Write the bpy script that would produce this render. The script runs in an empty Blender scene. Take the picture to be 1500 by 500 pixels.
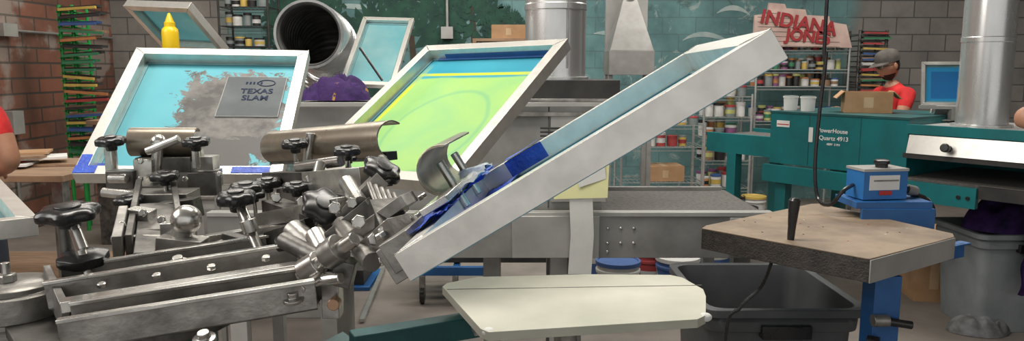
import bpy,bmesh,math,random
import numpy as np
from mathutils import Vector,Matrix,noise
random.seed(7)
V=Vector
# ------------------------------------------------ camera calibration (lens / pitch recovered from the photo)
F=1083.;P=math.atan(150/1083);cp=math.cos(P);sp=math.sin(P);CH=1.6
def ray(px,py):
    u=(px-750)/F;v=(250-py)/F
    return V((u,cp+v*sp,-sp+v*cp))
def W(px,py,Y):
    r=ray(px,py);k=Y/r.y;return V((r.x*k,Y,CH+r.z*k))
def WZ(px,py,Z):
    r=ray(px,py);k=(Z-CH)/r.z;return V((r.x*k,r.y*k,Z))
scene=bpy.context.scene
scene.view_settings.view_transform='Standard'
cam=bpy.data.cameras.new("camera");co=bpy.data.objects.new("camera",cam);scene.collection.objects.link(co)
co.location=(0,0,CH);co.rotation_euler=(math.pi/2-P,0,0);cam.sensor_width=36;cam.lens=36*F/1500;cam.clip_start=.02
scene.camera=co
# ------------------------------------------------ materials
def mth(nt,op,a,b=None,c=None,clamp=False):
    n=nt.nodes.new("ShaderNodeMath");n.operation=op;n.use_clamp=clamp
    for i,x in enumerate((a,b,c)):
        if x is None: continue
        if isinstance(x,(int,float)): n.inputs[i].default_value=x
        else: nt.links.new(x,n.inputs[i])
    return n.outputs[0]
def mixc(nt,f,a,b):
    n=nt.nodes.new("ShaderNodeMix");n.data_type='RGBA'
    if isinstance(f,(int,float)): n.inputs[0].default_value=f
    else: nt.links.new(f,n.inputs[0])
    for i,x in ((6,a),(7,b)):
        if isinstance(x,tuple): n.inputs[i].default_value=(*x[:3],1)
        else: nt.links.new(x,n.inputs[i])
    return n.outputs[2]
def coords(nt,scale=(1,1,1)):
    t=nt.nodes.new("ShaderNodeTexCoord");m=nt.nodes.new("ShaderNodeMapping");m.inputs[3].default_value=scale
    nt.links.new(t.outputs[3],m.inputs[0]);return m.outputs[0]
def nz(nt,vec,scale,detail=4,rough=.55,dist=0):
    n=nt.nodes.new("ShaderNodeTexNoise");n.inputs["Scale"].default_value=scale;n.inputs["Detail"].default_value=detail
    n.inputs["Roughness"].default_value=rough;n.inputs["Distortion"].default_value=dist;nt.links.new(vec,n.inputs["Vector"]);return n.outputs[0]
def ramp(nt,x,a,b):
    n=nt.nodes.new("ShaderNodeMapRange");n.inputs[1].default_value=a;n.inputs[2].default_value=b;nt.links.new(x,n.inputs[0]);return n.outputs[0]
def newmat(name):
    m=bpy.data.materials.new(name);m.use_nodes=True;return m,m.node_tree,m.node_tree.nodes["Principled BSDF"]
def bump(nt,b,h,s,d=.01):
    n=nt.nodes.new("ShaderNodeBump");n.inputs["Strength"].default_value=s;n.inputs["Distance"].default_value=d
    nt.links.new(h,n.inputs["Height"]);nt.links.new(n.outputs[0],b.inputs["Normal"])
def pm(name,a,b=None,scale=8,rough=.5,metal=0,bmp=0,lo=.35,hi=.65,stretch=(1,1,1),spec=None,rv=.12):
    m,nt,bs=newmat(name);v=coords(nt,stretch);n=nz(nt,v,scale)
    if b is None: b=tuple(x*.8 for x in a)
    nt.links.new(mixc(nt,ramp(nt,n,lo,hi),a,b),bs.inputs["Base Color"])
    nt.links.new(mth(nt,'MULTIPLY_ADD',n,rv*2,rough-rv),bs.inputs["Roughness"])
    bs.inputs["Metallic"].default_value=metal
    if spec is not None: bs.inputs["Specular IOR Level"].default_value=spec
    if bmp: bump(nt,bs,nz(nt,v,scale*4),bmp)
    return m
ALU=pm("aluminium",(.76,.74,.69),(.65,.635,.59),22,.34,.72,.03)
ALU2=pm("aluminium_satin",(.55,.54,.51),(.40,.39,.37),9,.38,.8)
STEEL=pm("worn_steel",(.39,.375,.35),(.20,.19,.175),16,.36,.72,.12)
STEELD=pm("dark_steel",(.18,.173,.16),(.06,.057,.052),14,.42,.7,.12)
STEELB=pm("bright_steel",(.70,.68,.64),(.40,.39,.365),18,.25,.88)
GREYP=pm("grey_painted_steel",(.33,.325,.31),(.225,.22,.21),5,.45,.25)
GREYL=pm("light_grey_steel",(.46,.455,.43),(.35,.345,.33),4,.4,.3)
BLK=pm("black_plastic",(.012,.012,.013),(.02,.019,.019),20,.28,0)
BLKM=pm("black_matte",(.02,.02,.02),(.04,.037,.035),9,.7)
RUB=pm("rubber_belt",(.13,.12,.11),(.08,.075,.07),60,.75,0,.4)
TEALP=pm("teal_paint",(.010,.17,.18),(.008,.125,.135),5,.35)
TEALD=pm("teal_dark_paint",(.01,.10,.10),(.008,.05,.055),6,.45)
BLUEP=pm("blue_paint",(.02,.12,.34),(.012,.08,.24),7,.4)
BLUEB=pm("blue_box_paint",(.025,.17,.46),(.02,.13,.36),9,.4)
TAPE=pm("blue_tape",(.02,.09,.55),(.01,.05,.38),25,.4,0,.3)
PWHITE=pm("white_paper",(.78,.78,.75),(.66,.66,.64),5,.7)
PYEL=pm("yellow_paper",(.80,.78,.42),(.70,.69,.36),6,.7)
CARD=pm("cardboard",(.46,.28,.15),(.38,.22,.11),8,.8)
CARDT=pm("cardboard_tape",(.6,.42,.25),None,8,.5)
WOOD=pm("wood_top",(.36,.23,.14),(.22,.14,.09),6,.6,stretch=(1,8,1))
PLBR=pm("platen_brown",(.31,.23,.155),(.18,.13,.09),7,.55,0,.2)
PLSIDE=pm("platen_side",(.03,.026,.023),(.06,.05,.042),40,.6,0,.5)
PLWH=pm("platen_cream",(.62,.60,.51),(.46,.46,.37),3,.4,0,.05)
RED=pm("red_cloth",(.58,.02,.02),(.40,.012,.015),10,.85,0,.3)
SKIN=pm("skin",(.46,.24,.15),(.38,.18,.11),12,.5)
HAIR=pm("black_hair",(.02,.014,.011),None,40,.7)
DENIM=pm("dark_trousers",(.03,.035,.05),None,12,.9)
CAPM=pm("cap_cloth",(.06,.052,.045),(.10,.09,.08),20,.85)
GREENP=pm("green_paint",(.02,.38,.07),(.015,.27,.05),8,.45)
REDP=pm("red_paint",(.5,.03,.02),None,8,.4)
PURP=pm("purple_cloth",(.06,.018,.14),(.018,.006,.055),14,.85,0,.4)
PURY=pm("purple_yellow_cloth",(.035,.01,.085),(.36,.20,.05),15,.85,0,.4,lo=.60,hi=.63)
RAG=pm("rag_cloth",(.22,.22,.23),(.10,.10,.10),12,.9,0,.4)
BIN=pm("dark_bin_plastic",(.060,.064,.068),(.085,.09,.095),5,.45,0)
BINL=pm("grey_bin_plastic",(.23,.25,.26),(.17,.19,.2),5,.5)
YEL=pm("yellow_plastic",(.85,.58,.01),(.7,.45,.01),5,.35)
DUCT=pm("galvanised_duct",(.72,.72,.71),(.54,.54,.54),6,.28,.75,stretch=(1,1,.25))
DUCTD=pm("dull_flexible_foil",(.42,.42,.41),(.25,.25,.245),12,.4,.75)
GLUE=pm("glue_film",(.14,.30,.32),(.10,.22,.24),10,.4)
def dsat(c):
    g=sum(c)/3;return tuple((g+(x-g)*.78)*.88 for x in c)
PAL=[pm("ink_%d"%i,dsat(c),None,9,.5) for i,c in enumerate([(.7,.7,.67),(.75,.75,.72),(.02,.02,.02),(.55,.03,.03),(.75,.5,.03),(.03,.12,.4),(.03,.28,.12),(.3,.08,.25),(.65,.22,.03),(.25,.3,.3),(.6,.62,.15),(.35,.2,.1)])]
def screenmat(name,fn,trans=.25,rough=.38):
    m,nt,bs=newmat(name);t=nt.nodes.new("ShaderNodeTexCoord");s=nt.nodes.new("ShaderNodeSeparateXYZ")
    nt.links.new(t.outputs[3],s.inputs[0]);x,y=s.outputs[0],s.outputs[1]
    c=fn(nt,t.outputs[3],x,y)
    nt.links.new(c,bs.inputs["Base Color"]);bs.inputs["Roughness"].default_value=rough
    tr=nt.nodes.new("ShaderNodeBsdfTranslucent");nt.links.new(c,tr.inputs[0])
    mx=nt.nodes.new("ShaderNodeMixShader");mx.inputs[0].default_value=trans
    nt.links.new(bs.outputs[0],mx.inputs[1]);nt.links.new(tr.outputs[0],mx.inputs[2])
    nt.links.new(mx.outputs[0],nt.nodes["Material Output"].inputs[0]);return m
def boxmask(nt,x,y,cx,cy,a,b,w=None,amp=0,edge=.02):
    dx=mth(nt,'DIVIDE',mth(nt,'ABSOLUTE',mth(nt,'SUBTRACT',x,cx)),a)
    dy=mth(nt,'DIVIDE',mth(nt,'ABSOLUTE',mth(nt,'SUBTRACT',y,cy)),b)
    d=mth(nt,'MAXIMUM',dx,dy)
    if w is not None: d=mth(nt,'ADD',d,mth(nt,'MULTIPLY',mth(nt,'SUBTRACT',w,.5),amp))
    return mth(nt,'SUBTRACT',1,ramp(nt,d,1-edge,1+edge))
def scA(nt,v,x,y):
    big=nz(nt,v,13,8,.75,.9);c=mixc(nt,ramp(nt,nz(nt,v,3),.3,.7),(.07,.36,.44),(.11,.43,.49))
    m1=boxmask(nt,x,y,.36,.30,.165,.215,big,2.0,.02)
    grey=mixc(nt,ramp(nt,nz(nt,v,9,6,.7),.4,.6),(.06,.055,.05),(.17,.16,.15))
    c=mixc(nt,m1,c,grey)
    m2=boxmask(nt,x,y,.36,.13,.13,.07,big,1.6,.02)
    return mixc(nt,m2,c,(.08,.075,.07))
def scB(nt,v,x,y):
    w=nz(nt,v,5,3,.5);c=mixc(nt,ramp(nt,w,.3,.7),(.03,.33,.46),(.05,.42,.55))
    m=boxmask(nt,x,y,.30,.27,.235,.285,w,.12,.02)
    lime=mixc(nt,ramp(nt,nz(nt,v,4,3,.5,1.0),.35,.65),(.33,.64,.24),(.43,.70,.20))
    dx=mth(nt,'DIVIDE',mth(nt,'SUBTRACT',x,.32),.17);dy=mth(nt,'DIVIDE',mth(nt,'SUBTRACT',y,.27),.21)
    r=mth(nt,'SQRT',mth(nt,'ADD',mth(nt,'MULTIPLY',dx,dx),mth(nt,'MULTIPLY',dy,dy)))
    ring=mth(nt,'SUBTRACT',1,ramp(nt,mth(nt,'ABSOLUTE',mth(nt,'SUBTRACT',mth(nt,'ADD',r,mth(nt,'MULTIPLY',w,.15)),1.05)),.015,.06))
    lime=mixc(nt,mth(nt,'MULTIPLY',ring,.5),lime,(.18,.52,.28))
    c=mixc(nt,m,c,lime)
    e=boxmask(nt,x,y,.28,.575,.235,.008,w,.6,.3)
    c=mixc(nt,e,c,(.66,.74,.05))
    e2=boxmask(nt,x,y,.06,.33,.010,.24,w,.9,.3)
    return mixc(nt,e2,c,(.66,.74,.05))
def scC(nt,v,x,y): return mixc(nt,ramp(nt,nz(nt,v,6),.35,.65),(.07,.47,.66),(.18,.58,.74))
def scD(nt,v,x,y): return mixc(nt,ramp(nt,nz(nt,v,4),.35,.65),(.20,.52,.57),(.40,.64,.65))
SA=screenmat("mesh_grey_ink",scA,.1,.55);SB=screenmat("mesh_lime_ink",scB,.25);SC=screenmat("mesh_light_blue",scC,.3);SD=screenmat("mesh_pale",scD,.45)
SF=screenmat("mesh_bright_blue",lambda nt,v,x,y:mixc(nt,boxmask(nt,x,y,.19,.14,.13,.09),(.02,.34,.66),(.01,.19,.50)),.3)
# ------------------------------------------------ mesh builder
class MB:
    def __init__(s): s.v=[];s.f=[];s.m=[];s.mats=[]
    def mi(s,mat):
        if mat not in s.mats: s.mats.append(mat)
        return s.mats.index(mat)
    def add(s,vs,fs,mat):
        o=len(s.v);k=s.mi(mat);s.v+=[V(x) for x in vs]
        for f in fs: s.f.append([i+o for i in f]);s.m.append(k)
    def box(s,c,size,mat,R=None):
        c=V(c);vs=[]
        for z in(-.5,.5):
            for y in(-.5,.5):
                for x in(-.5,.5):
                    p=V((x*size[0],y*size[1],z*size[2]))
                    if R is not None:p=R@p
                    vs.append(c+p)
        s.add(vs,[(0,2,3,1),(4,5,7,6),(0,1,5,4),(2,6,7,3),(0,4,6,2),(1,3,7,5)],mat)
    def bx(s,x0,x1,y0,y1,z0,z1,mat): s.box(((x0+x1)/2,(y0+y1)/2,(z0+z1)/2),(abs(x1-x0),abs(y1-y0),abs(z1-z0)),mat)
    def beam(s,p0,p1,w,h,mat,up=(0,0,1)):
        p0=V(p0);p1=V(p1);d=(p1-p0);L=d.length;d.normalize();sd=d.cross(V(up))
        if sd.length<1e-4: sd=V((1,0,0))
        sd.normalize();u=sd.cross(d)
        s.box((p0+p1)/2,(L,w,h),mat,Matrix((d,sd,u)).transposed())
    def lathe(s,p0,ax,prof,mat,n=20,lob=0,la=0):
        p0=V(p0);ax=V(ax).normalized();a=ax.orthogonal().normalized();b=ax.cross(a);vs=[];fs=[]
        for r,h in prof:
            for i in range(n):
                t=2*math.pi*i/n;rr=r*(1-la*(.5-.5*math.cos(lob*t))) if lob else r
                vs.append(p0+ax*h+(a*math.cos(t)+b*math.sin(t))*rr)
        for j in range(len(prof)-1):
            for i in range(n): k=(i+1)%n;fs.append((j*n+i,j*n+k,(j+1)*n+k,(j+1)*n+i))
        fs.append(tuple(range(n))[::-1]);fs.append(tuple((len(prof)-1)*n+i for i in range(n)))
        s.add(vs,fs,mat)
    def cyl(s,p0,p1,r,mat,r1=None,n=16):
        d=V(p1)-V(p0);s.lathe(p0,d,[(r,0),(r if r1 is None else r1,d.length)],mat,n)
    def tube(s,pts,r,mat,n=8,rf=None,cap=True):
        pts=[V(p) for p in pts];vs=[];fs=[];prev=None
        for j,p in enumerate(pts):
            d=(pts[min(j+1,len(pts)-1)]-pts[max(j-1,0)]).normalized()
            a=d.orthogonal().normalized() if prev is None else (prev-d*prev.dot(d)).normalized()
            prev=a;b=d.cross(a);rr=r[j] if isinstance(r,(list,tuple)) else r
            for i in range(n):
                t=2*math.pi*i/n;vs.append(p+(a*math.cos(t)+b*math.sin(t))*rr)
        for j in range(len(pts)-1):
            for i in range(n): k=(i+1)%n;fs.append((j*n+i,j*n+k,(j+1)*n+k,(j+1)*n+i))
        if cap: fs.append(tuple(range(n))[::-1]);fs.append(tuple((len(pts)-1)*n+i for i in range(n)))
        s.add(vs,fs,mat)
    def prism(s,poly,off,mat):
        n=len(poly);vs=[V(p) for p in poly]+[V(p)+V(off) for p in poly]
        fs=[tuple(range(n)),tuple(range(n,2*n))[::-1]]+[(i,n+i,n+(i+1)%n,(i+1)%n) for i in range(n)]
        s.add(vs,fs,mat)
    def face(s,poly,mat): s.add(poly,[tuple(range(len(poly)))],mat)
    def sph(s,c,r,mat,sc=(1,1,1),nu=16,nv=10,R=None):
        vs=[];fs=[];c=V(c)
        for j in range(1,nv):
            ph=math.pi*j/nv
            for i in range(nu):
                t=2*math.pi*i/nu;p=V((math.sin(ph)*math.cos(t)*r*sc[0],math.sin(ph)*math.sin(t)*r*sc[1],math.cos(ph)*r*sc[2]))
                if R is not None:p=R@p
                vs.append(c+p)
        top=V((0,0,r*sc[2]));
        if R is not None: top=R@top
        vs+= [c+top,c-top];N=len(vs)
        for j in range(nv-2):
            for i in range(nu): k=(i+1)%nu;fs.append((j*nu+i,(j+1)*nu+i,(j+1)*nu+k,j*nu+k))
        for i in range(nu): k=(i+1)%nu;fs.append((N-2,i,k));fs.append((N-1,(nv-2)*nu+k,(nv-2)*nu+i))
        s.add(vs,fs,mat)
    def knob(s,c,ax,R,H,mat,stud=0,sr=.006,smat=None):
        c=V(c);ax=V(ax).normalized()
        s.lathe(c-ax*H*.5,ax,[(R*.80,0),(R*.97,H*.12),(R,H*.35),(R,H*.65),(R*.93,H*.85),(R*.75,H),(R*.3,H*1.02)],mat,48,6,.17)
        s.lathe(c+ax*H*.5,ax,[(R*.42,0),(R*.40,H*.16),(R*.2,H*.2)],mat,18)
        s.lathe(c-ax*H*1.15,ax,[(R*.34,0),(R*.38,H*.7)],mat,16)
        if stud: s.cyl(c-ax*(stud+H),c-ax*H*.4,sr,smat or STEELB,n=12)
    def hexb(s,c,ax,r,h,mat):
        s.lathe(V(c),ax,[(r,0),(r,h*.8),(r*.85,h)],mat,6)
    def obj(s,name,parent=None,M=None,bev=0,ang=35,solid=0):
        me=bpy.data.meshes.new(name)
        if M is None:
            lo=V([min(v[i] for v in s.v) for i in range(3)]);hi=V([max(v[i] for v in s.v) for i in range(3)]);c=(lo+hi)/2;c.z=lo.z
            if parent is not None: c=V((0,0,0))
            vs=[v-c for v in s.v];M=Matrix.Translation(c)
        else: vs=s.v
        me.from_pydata([tuple(v) for v in vs],[],s.f)
        for m in s.mats: me.materials.append(m)
        for p,k in zip(me.polygons,s.m): p.material_index=k;p.use_smooth=True
        b=bmesh.new();b.from_mesh(me);bmesh.ops.recalc_face_normals(b,faces=b.faces);b.to_mesh(me);b.free()
        me.set_sharp_from_angle(angle=math.radians(ang))
        o=bpy.data.objects.new(name,me);scene.collection.objects.link(o);o.matrix_world=M
        if parent is not None: o.parent=parent
        if bev:
            md=o.modifiers.new("bevel","BEVEL");md.width=bev;md.segments=2;md.limit_method='ANGLE';md.angle_limit=math.radians(50)
        return o
def empty(name,loc=(0,0,0)):
    e=bpy.data.objects.new(name,None);scene.collection.objects.link(e);e.empty_display_size=.1;return e
def text(name,s,size,M,mat,parent=None,ext=.0008,bold=0):
    c=bpy.data.curves.new(name+"_c","FONT");c.body=s;c.size=size;c.extrude=ext;c.offset=bold;c.align_x='CENTER';c.align_y='CENTER'
    t=bpy.data.objects.new(name+"_t",c);scene.collection.objects.link(t)
    bpy.context.view_layer.update()
    me=bpy.data.meshes.new_from_object(t.evaluated_get(bpy.context.evaluated_depsgraph_get()))
    bpy.data.objects.remove(t);me.materials.clear();me.materials.append(mat)
    o=bpy.data.objects.new(name,me);scene.collection.objects.link(o);o.matrix_world=M
    if parent is not None:
        o.parent=parent;o.matrix_parent_inverse=parent.matrix_world.inverted()
    return o
def frameM(o,x,y,z):
    return Matrix(((x.x,y.x,z.x,o.x),(x.y,y.y,z.y,o.y),(x.z,y.z,z.z,o.z),(0,0,0,1)))
def heap(mb,c,rx,ry,h,mat,seed=0,n=30,fs=2.2):
    """crumpled cloth heap: rounded mound with soft ridged folds"""
    vs=[];fs_=[];c=V(c)
    for j in range(n+1):
        for i in range(n+1):
            x=i/n*2-1;y=j/n*2-1
            # square -> disc so the outline is a rounded, uneven cloth edge
            dx=x*math.sqrt(max(0,1-y*y/2));dy=y*math.sqrt(max(0,1-x*x/2));r=min(1,(dx*dx+dy*dy)**.5)
            th=math.atan2(dy,dx);k=1+.16*noise.noise(V((math.cos(th)*1.5+seed,math.sin(th)*1.5,seed)))
            e=math.sqrt(max(0,1-r**2.4))
            wx=dx*fs+.5*noise.noise(V((dx*2,dy*2,seed+7)));wy=dy*fs+.5*noise.noise(V((dx*2,dy*2,seed+11)))
            fold=1-2*abs(noise.noise(V((wx+seed,wy*.8,seed+3))))
            hh=h*e*(.55+.30*noise.noise(V((dx*1.3+seed,dy*1.3,1)))+.32*fold)
            vs.append(c+V((dx*rx*k,dy*ry*k,max(.003,hh))))
    for j in range(n):
        for i in range(n): a=j*(n+1)+i;fs_.append((a,a+1,a+n+2,a+n+1))
    mb.add(vs,fs_,mat)
# ------------------------------------------------ room shell
def brick(name,c1,c2,mortar,bw,rh,axis,extra=None,off=.5,bm=.35,noise_amt=.5,dark=(.05,.045,.04),ms=.006,mk=.65):
    m,nt,bs=newmat(name);t=nt.nodes.new("ShaderNodeTexCoord");s=nt.nodes.new("ShaderNodeSeparateXYZ");cb=nt.nodes.new("ShaderNodeCombineXYZ")
    nt.links.new(t.outputs[3],s.inputs[0]);nt.links.new(s.outputs[axis],cb.inputs[0]);nt.links.new(s.outputs[2],cb.inputs[1])
    b=nt.nodes.new("ShaderNodeTexBrick");nt.links.new(cb.outputs[0],b.inputs[0]);b.inputs["Scale"].default_value=1
    b.inputs["Brick Width"].default_value=bw;b.inputs["Row Height"].default_value=rh;b.inputs["Mortar Size"].default_value=ms;b.inputs["Mortar Smooth"].default_value=.3
    b.inputs["Color1"].default_value=(*c1,1);b.inputs["Color2"].default_value=(*c2,1);b.inputs["Mortar"].default_value=(*mortar,1);b.offset=off
    c=mixc(nt,mth(nt,'MULTIPLY',ramp(nt,nz(nt,t.outputs[3],1.7,6,.65),.42,.7),noise_amt),b.outputs[0],dark)
    if extra: c=extra(nt,c,t.outputs[3],s)
    c=mixc(nt,mth(nt,'MULTIPLY',b.outputs[1],mk),c,mortar)
    nt.links.new(c,bs.inputs["Base Color"]);bs.inputs["Roughness"].default_value=.85
    inv=mth(nt,'SUBTRACT',1,b.outputs[1]);bump(nt,bs,inv,bm,.01);return m
BY=9.0;LX=-4.8;RX=7.6;CZ=4.2
def backx(nt,c,vec,s):
    w=nz(nt,vec,.9,6,.6,.8)
    teal=mixc(nt,ramp(nt,nz(nt,vec,2.2,5,.6),.35,.68),(.075,.17,.175),(.15,.30,.30))
    teal=mixc(nt,ramp(nt,nz(nt,vec,3.5,7,.7,1.2),.58,.66),teal,(.33,.41,.40))
    teal=mixc(nt,mth(nt,'MULTIPLY',ramp(nt,nz(nt,vec,1.3,6,.7,1.5),.56,.63),.7),teal,(.045,.09,.085))
    x=mth(nt,'ADD',s.outputs[0],mth(nt,'MULTIPLY',mth(nt,'SUBTRACT',w,.5),.7))
    a=ramp(nt,x,-3.45,-3.2);b2=mth(nt,'SUBTRACT',1,ramp(nt,x,3.95,4.15))
    return mixc(nt,mth(nt,'MULTIPLY',mth(nt,'MULTIPLY',a,b2),.93),c,teal)
WB=brick("painted_block_wall",(.27,.25,.23),(.21,.20,.185),(.09,.09,.085),.40,.20,0,backx,mk=.32,ms=.008,bm=.25)
WL=brick("red_brick_wall",(.27,.105,.065),(.17,.08,.055),(.07,.055,.045),.42,.15,1,
   lambda nt,c,vec,s:mixc(nt,mth(nt,'MULTIPLY',ramp(nt,nz(nt,vec,1.1,5,.6),.53,.58),.75),c,(.30,.26,.23)),noise_amt=.7,dark=(.07,.045,.035),ms=.012)
def wall(name,pts,off,mat):
    mb=MB();mb.prism(pts,off,mat);o=mb.obj(name,M=Matrix.Identity(4));return o
wb=wall("wall_back",[(LX-.15,BY,0),(RX+.15,BY,0),(RX+.15,BY,CZ),(LX-.15,BY,CZ)],(0,.15,0),WB)
wall("wall_left",[(LX,-3,0),(LX,BY,0),(LX,BY,CZ),(LX,-3,CZ)],(-.15,0,0),WL)
wall("wall_right",[(RX,-3,0),(RX,BY,0),(RX,BY,CZ),(RX,-3,CZ)],(.15,0,0),WB)
FL=pm("concrete_floor",(.27,.235,.205),(.16,.14,.125),2.2,.6,0,.05,lo=.3,hi=.7)
wall("floor",[(LX-.15,-3,0),(RX+.15,-3,0),(RX+.15,BY+.15,0),(LX-.15,BY+.15,0)],(0,0,-.1),FL)
CE=pm("ceiling_paint",(.45,.44,.42),None,2,.8)
wall("ceiling",[(LX-.15,-3,CZ),(RX+.15,-3,CZ),(RX+.15,BY+.15,CZ),(LX-.15,BY+.15,CZ)],(0,0,.1),CE)
# painted palms of the mural (flat paint layer on the wall)
MG=pm("mural_palm_green",(.012,.045,.035),(.025,.085,.055),7,.85);MT=pm("mural_trunk",(.06,.045,.03),None,7,.85);MW=pm("mural_white",(.42,.48,.46),(.25,.36,.36),5,.85)
mb=MB()
def palm(px,py,R,trunk):
    c=W(px,py,BY-.006)
    for k in range(15):
        a=math.radians(-50+k*20+random.uniform(-6,6));L=R*random.uniform(.8,1.1);pts=[]
        for i in range(9):
            t=i/8;pts.append(c+V((math.cos(a)*L*t,-.0005*k,math.sin(a)*L*t-.5*L*t*t)))
        for i in range(8):
            d=(pts[i+1]-pts[i]).normalized();nn=V((-d.z,0,d.x));w=R*.22*math.sin(math.pi*min(1,(i+.6)/8.2));w2=w*.4
            mb.face([pts[i],pts[i]+nn*w+d*w*.5,pts[i+1]+nn*w2,pts[i+1],pts[i+1]-nn*w2,pts[i]-nn*w+d*w*.5],MG)
    if trunk:
        q=c+V((.1,.001,-trunk));mb.face([c+V((-.03,.001,0)),c+V((.03,.001,0)),q+V((.05,0,0)),q+V((-.05,0,0))],MT)
palm(445,5,.6,1.2);palm(600,26,.95,1.3);palm(735,28,.3,.8);palm(690,5,.45,1.2)
for (x0,y0,x1,y1,x2,y2) in [(985,100,1010,70,1045,92),(1000,60,1030,38,1075,66),(1050,20,1075,2,1098,22),(480,12,520,4,560,18),(675,70,700,60,745,74),(870,50,900,44,905,60)]:
    a,b,c=[W(*q,BY-.004) for q in((x0,y0),(x1,y1),(x2,y2))];n=8;pp=[];qq=[]
    for i in range(n+1):
        t=i/n;p=a*(1-t)**2+b*2*t*(1-t)+c*t*t;pp.append(p+V((0,0,.02*math.sin(t*3.14)+.012)));qq.append(p-V((0,0,.03*math.sin(t*3.14))))
    mb.face(pp+qq[::-1],MW)
mb.obj("mural_painting",parent=wb)
# ------------------------------------------------ lights
def area(name,loc,rot,sx,sy,e,col=(1,1,1)):
    l=bpy.data.lights.new(name,"AREA");l.shape='RECTANGLE';l.size=sx;l.size_y=sy;l.energy=e;l.color=col
    o=bpy.data.objects.new(name,l);scene.collection.objects.link(o);o.location=loc;o.rotation_euler=rot
area("ceiling_light",(-.6,2.6,4.1),(0,0,0),2.6,.8,125,(1,.95,.87))
area("ceiling_light.001",(2.6,5.4,4.1),(0,0,0),3.5,1.0,145,(1,.95,.88))
area("ceiling_light.002",(-2.8,6.6,4.1),(0,0,0),2.5,1.0,90,(1,.94,.85))
area("ceiling_light.003",(0,7.6,4.1),(0,0,0),3,.8,60,(1,.98,.94))
area("skylight",(-3.6,.8,3.6),(0,math.radians(-50),0),2.2,3,130,(1,.97,.93))
w=bpy.data.worlds.new("daylight");scene.world=w;w.use_nodes=True
w.node_tree.nodes["Background"].inputs[0].default_value=(.98,.975,.96,1);w.node_tree.nodes["Background"].inputs[1].default_value=.75
# ------------------------------------------------ screens
def solve(TL,TR,BR,BL,w,Yc=None):
    r=[ray(*p) for p in (TL,TR,BR,BL)]
    A=np.array([[-r[1][i],r[2][i],-r[3][i]] for i in range(3)]);s=np.linalg.solve(A,-np.array(r[0]));d=[1,*s]
    Q=[r[i]*float(d[i]) for i in range(4)]
    k=w/(Q[2]-Q[3]).length
    if Yc: k=Yc/(sum((q.y for q in Q))/4)
    Q=[q*k+V((0,0,CH)) for q in Q]
    a=((Q[2]-Q[3])+(Q[1]-Q[0]))/2;b=((Q[0]-Q[3])+(Q[1]-Q[2]))/2
    c=(Q[0]+Q[1]+Q[2]+Q[3])/4;W_=a.length;L_=b.length;m=(a.normalized()+b.normalized()).normalized();kk=(a.normalized()-b.normalized()).normalized()
    e1=(m+kk)/math.sqrt(2);e2=(m-kk)/math.sqrt(2)
    return c-e1*W_/2-e2*L_/2,e1,e2,W_,L_
def screen(o,e1,e2,w,l,mesh,name="printing_screen",extra=None,rw=.034,h=.038,fr=ALU):
    n=e1.cross(e2);M=frameM(o,e1,e2,n);root=empty(name);root.matrix_world=M
    mb=MB();r=rw
    O=[(0,0),(w,0),(w,l),(0,l)];I=[(r,r),(w-r,r),(w-r,l-r),(r,l-r)]
    vs=[(x,y,0) for x,y in O]+[(x,y,0) for x,y in I]+[(x,y,-h) for x,y in O]+[(x,y,-h) for x,y in I];fs=[]
    for i in range(4):
        j=(i+1)%4;fs+= [(i,j,4+j,4+i),(8+j,8+i,12+i,12+j),(i,8+i,8+j,j),(4+i,4+j,12+j,12+i)]
    mb.add(vs,fs,fr)
    for x,y in((r/2,r/2),(w-r/2,r/2),(w-r/2,l-r/2),(r/2,l-r/2)):  # mitre weld beads
        sx=1 if x<w/2 else -1;sy=1 if y<l/2 else -1
        mb.beam((x-sx*r/2,y-sy*r/2,.0006),(x+sx*r/2,y+sy*r/2,.0006),.003,.001,STEELB)
    a=mb.obj("frame_rails",root,M=Matrix.Identity(4),bev=.0025);
    mb=MB();mb.box((w/2,l/2,-h-.0005),(w-.004,l-.004,.001),mesh);mb.obj("mesh_panel",root,M=Matrix.Identity(4))
    mb=MB();g=.012;z=-h+.002
    for x0,x1,y0,y1 in((r,w-r,r,r+g),(r,w-r,l-r-g,l-r),(r,r+g,r,l-r),(w-r-g,w-r,r,l-r)): mb.box(((x0+x1)/2,(y0+y1)/2,z),(x1-x0,y1-y0,.002),GLUE)
    mb.obj("glue_border",root,M=Matrix.Identity(4))
    if extra: extra(root,w,l,h,M)
    return M,w,l,root
FILM=pm("film_positive",(.13,.145,.15),(.10,.11,.115),9,.6,spec=.2);INKT=pm("film_text",(.03,.04,.08),None,9,.7,spec=.1);FEDGE=pm("film_edge",(.32,.33,.32),None,9,.5)
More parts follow.
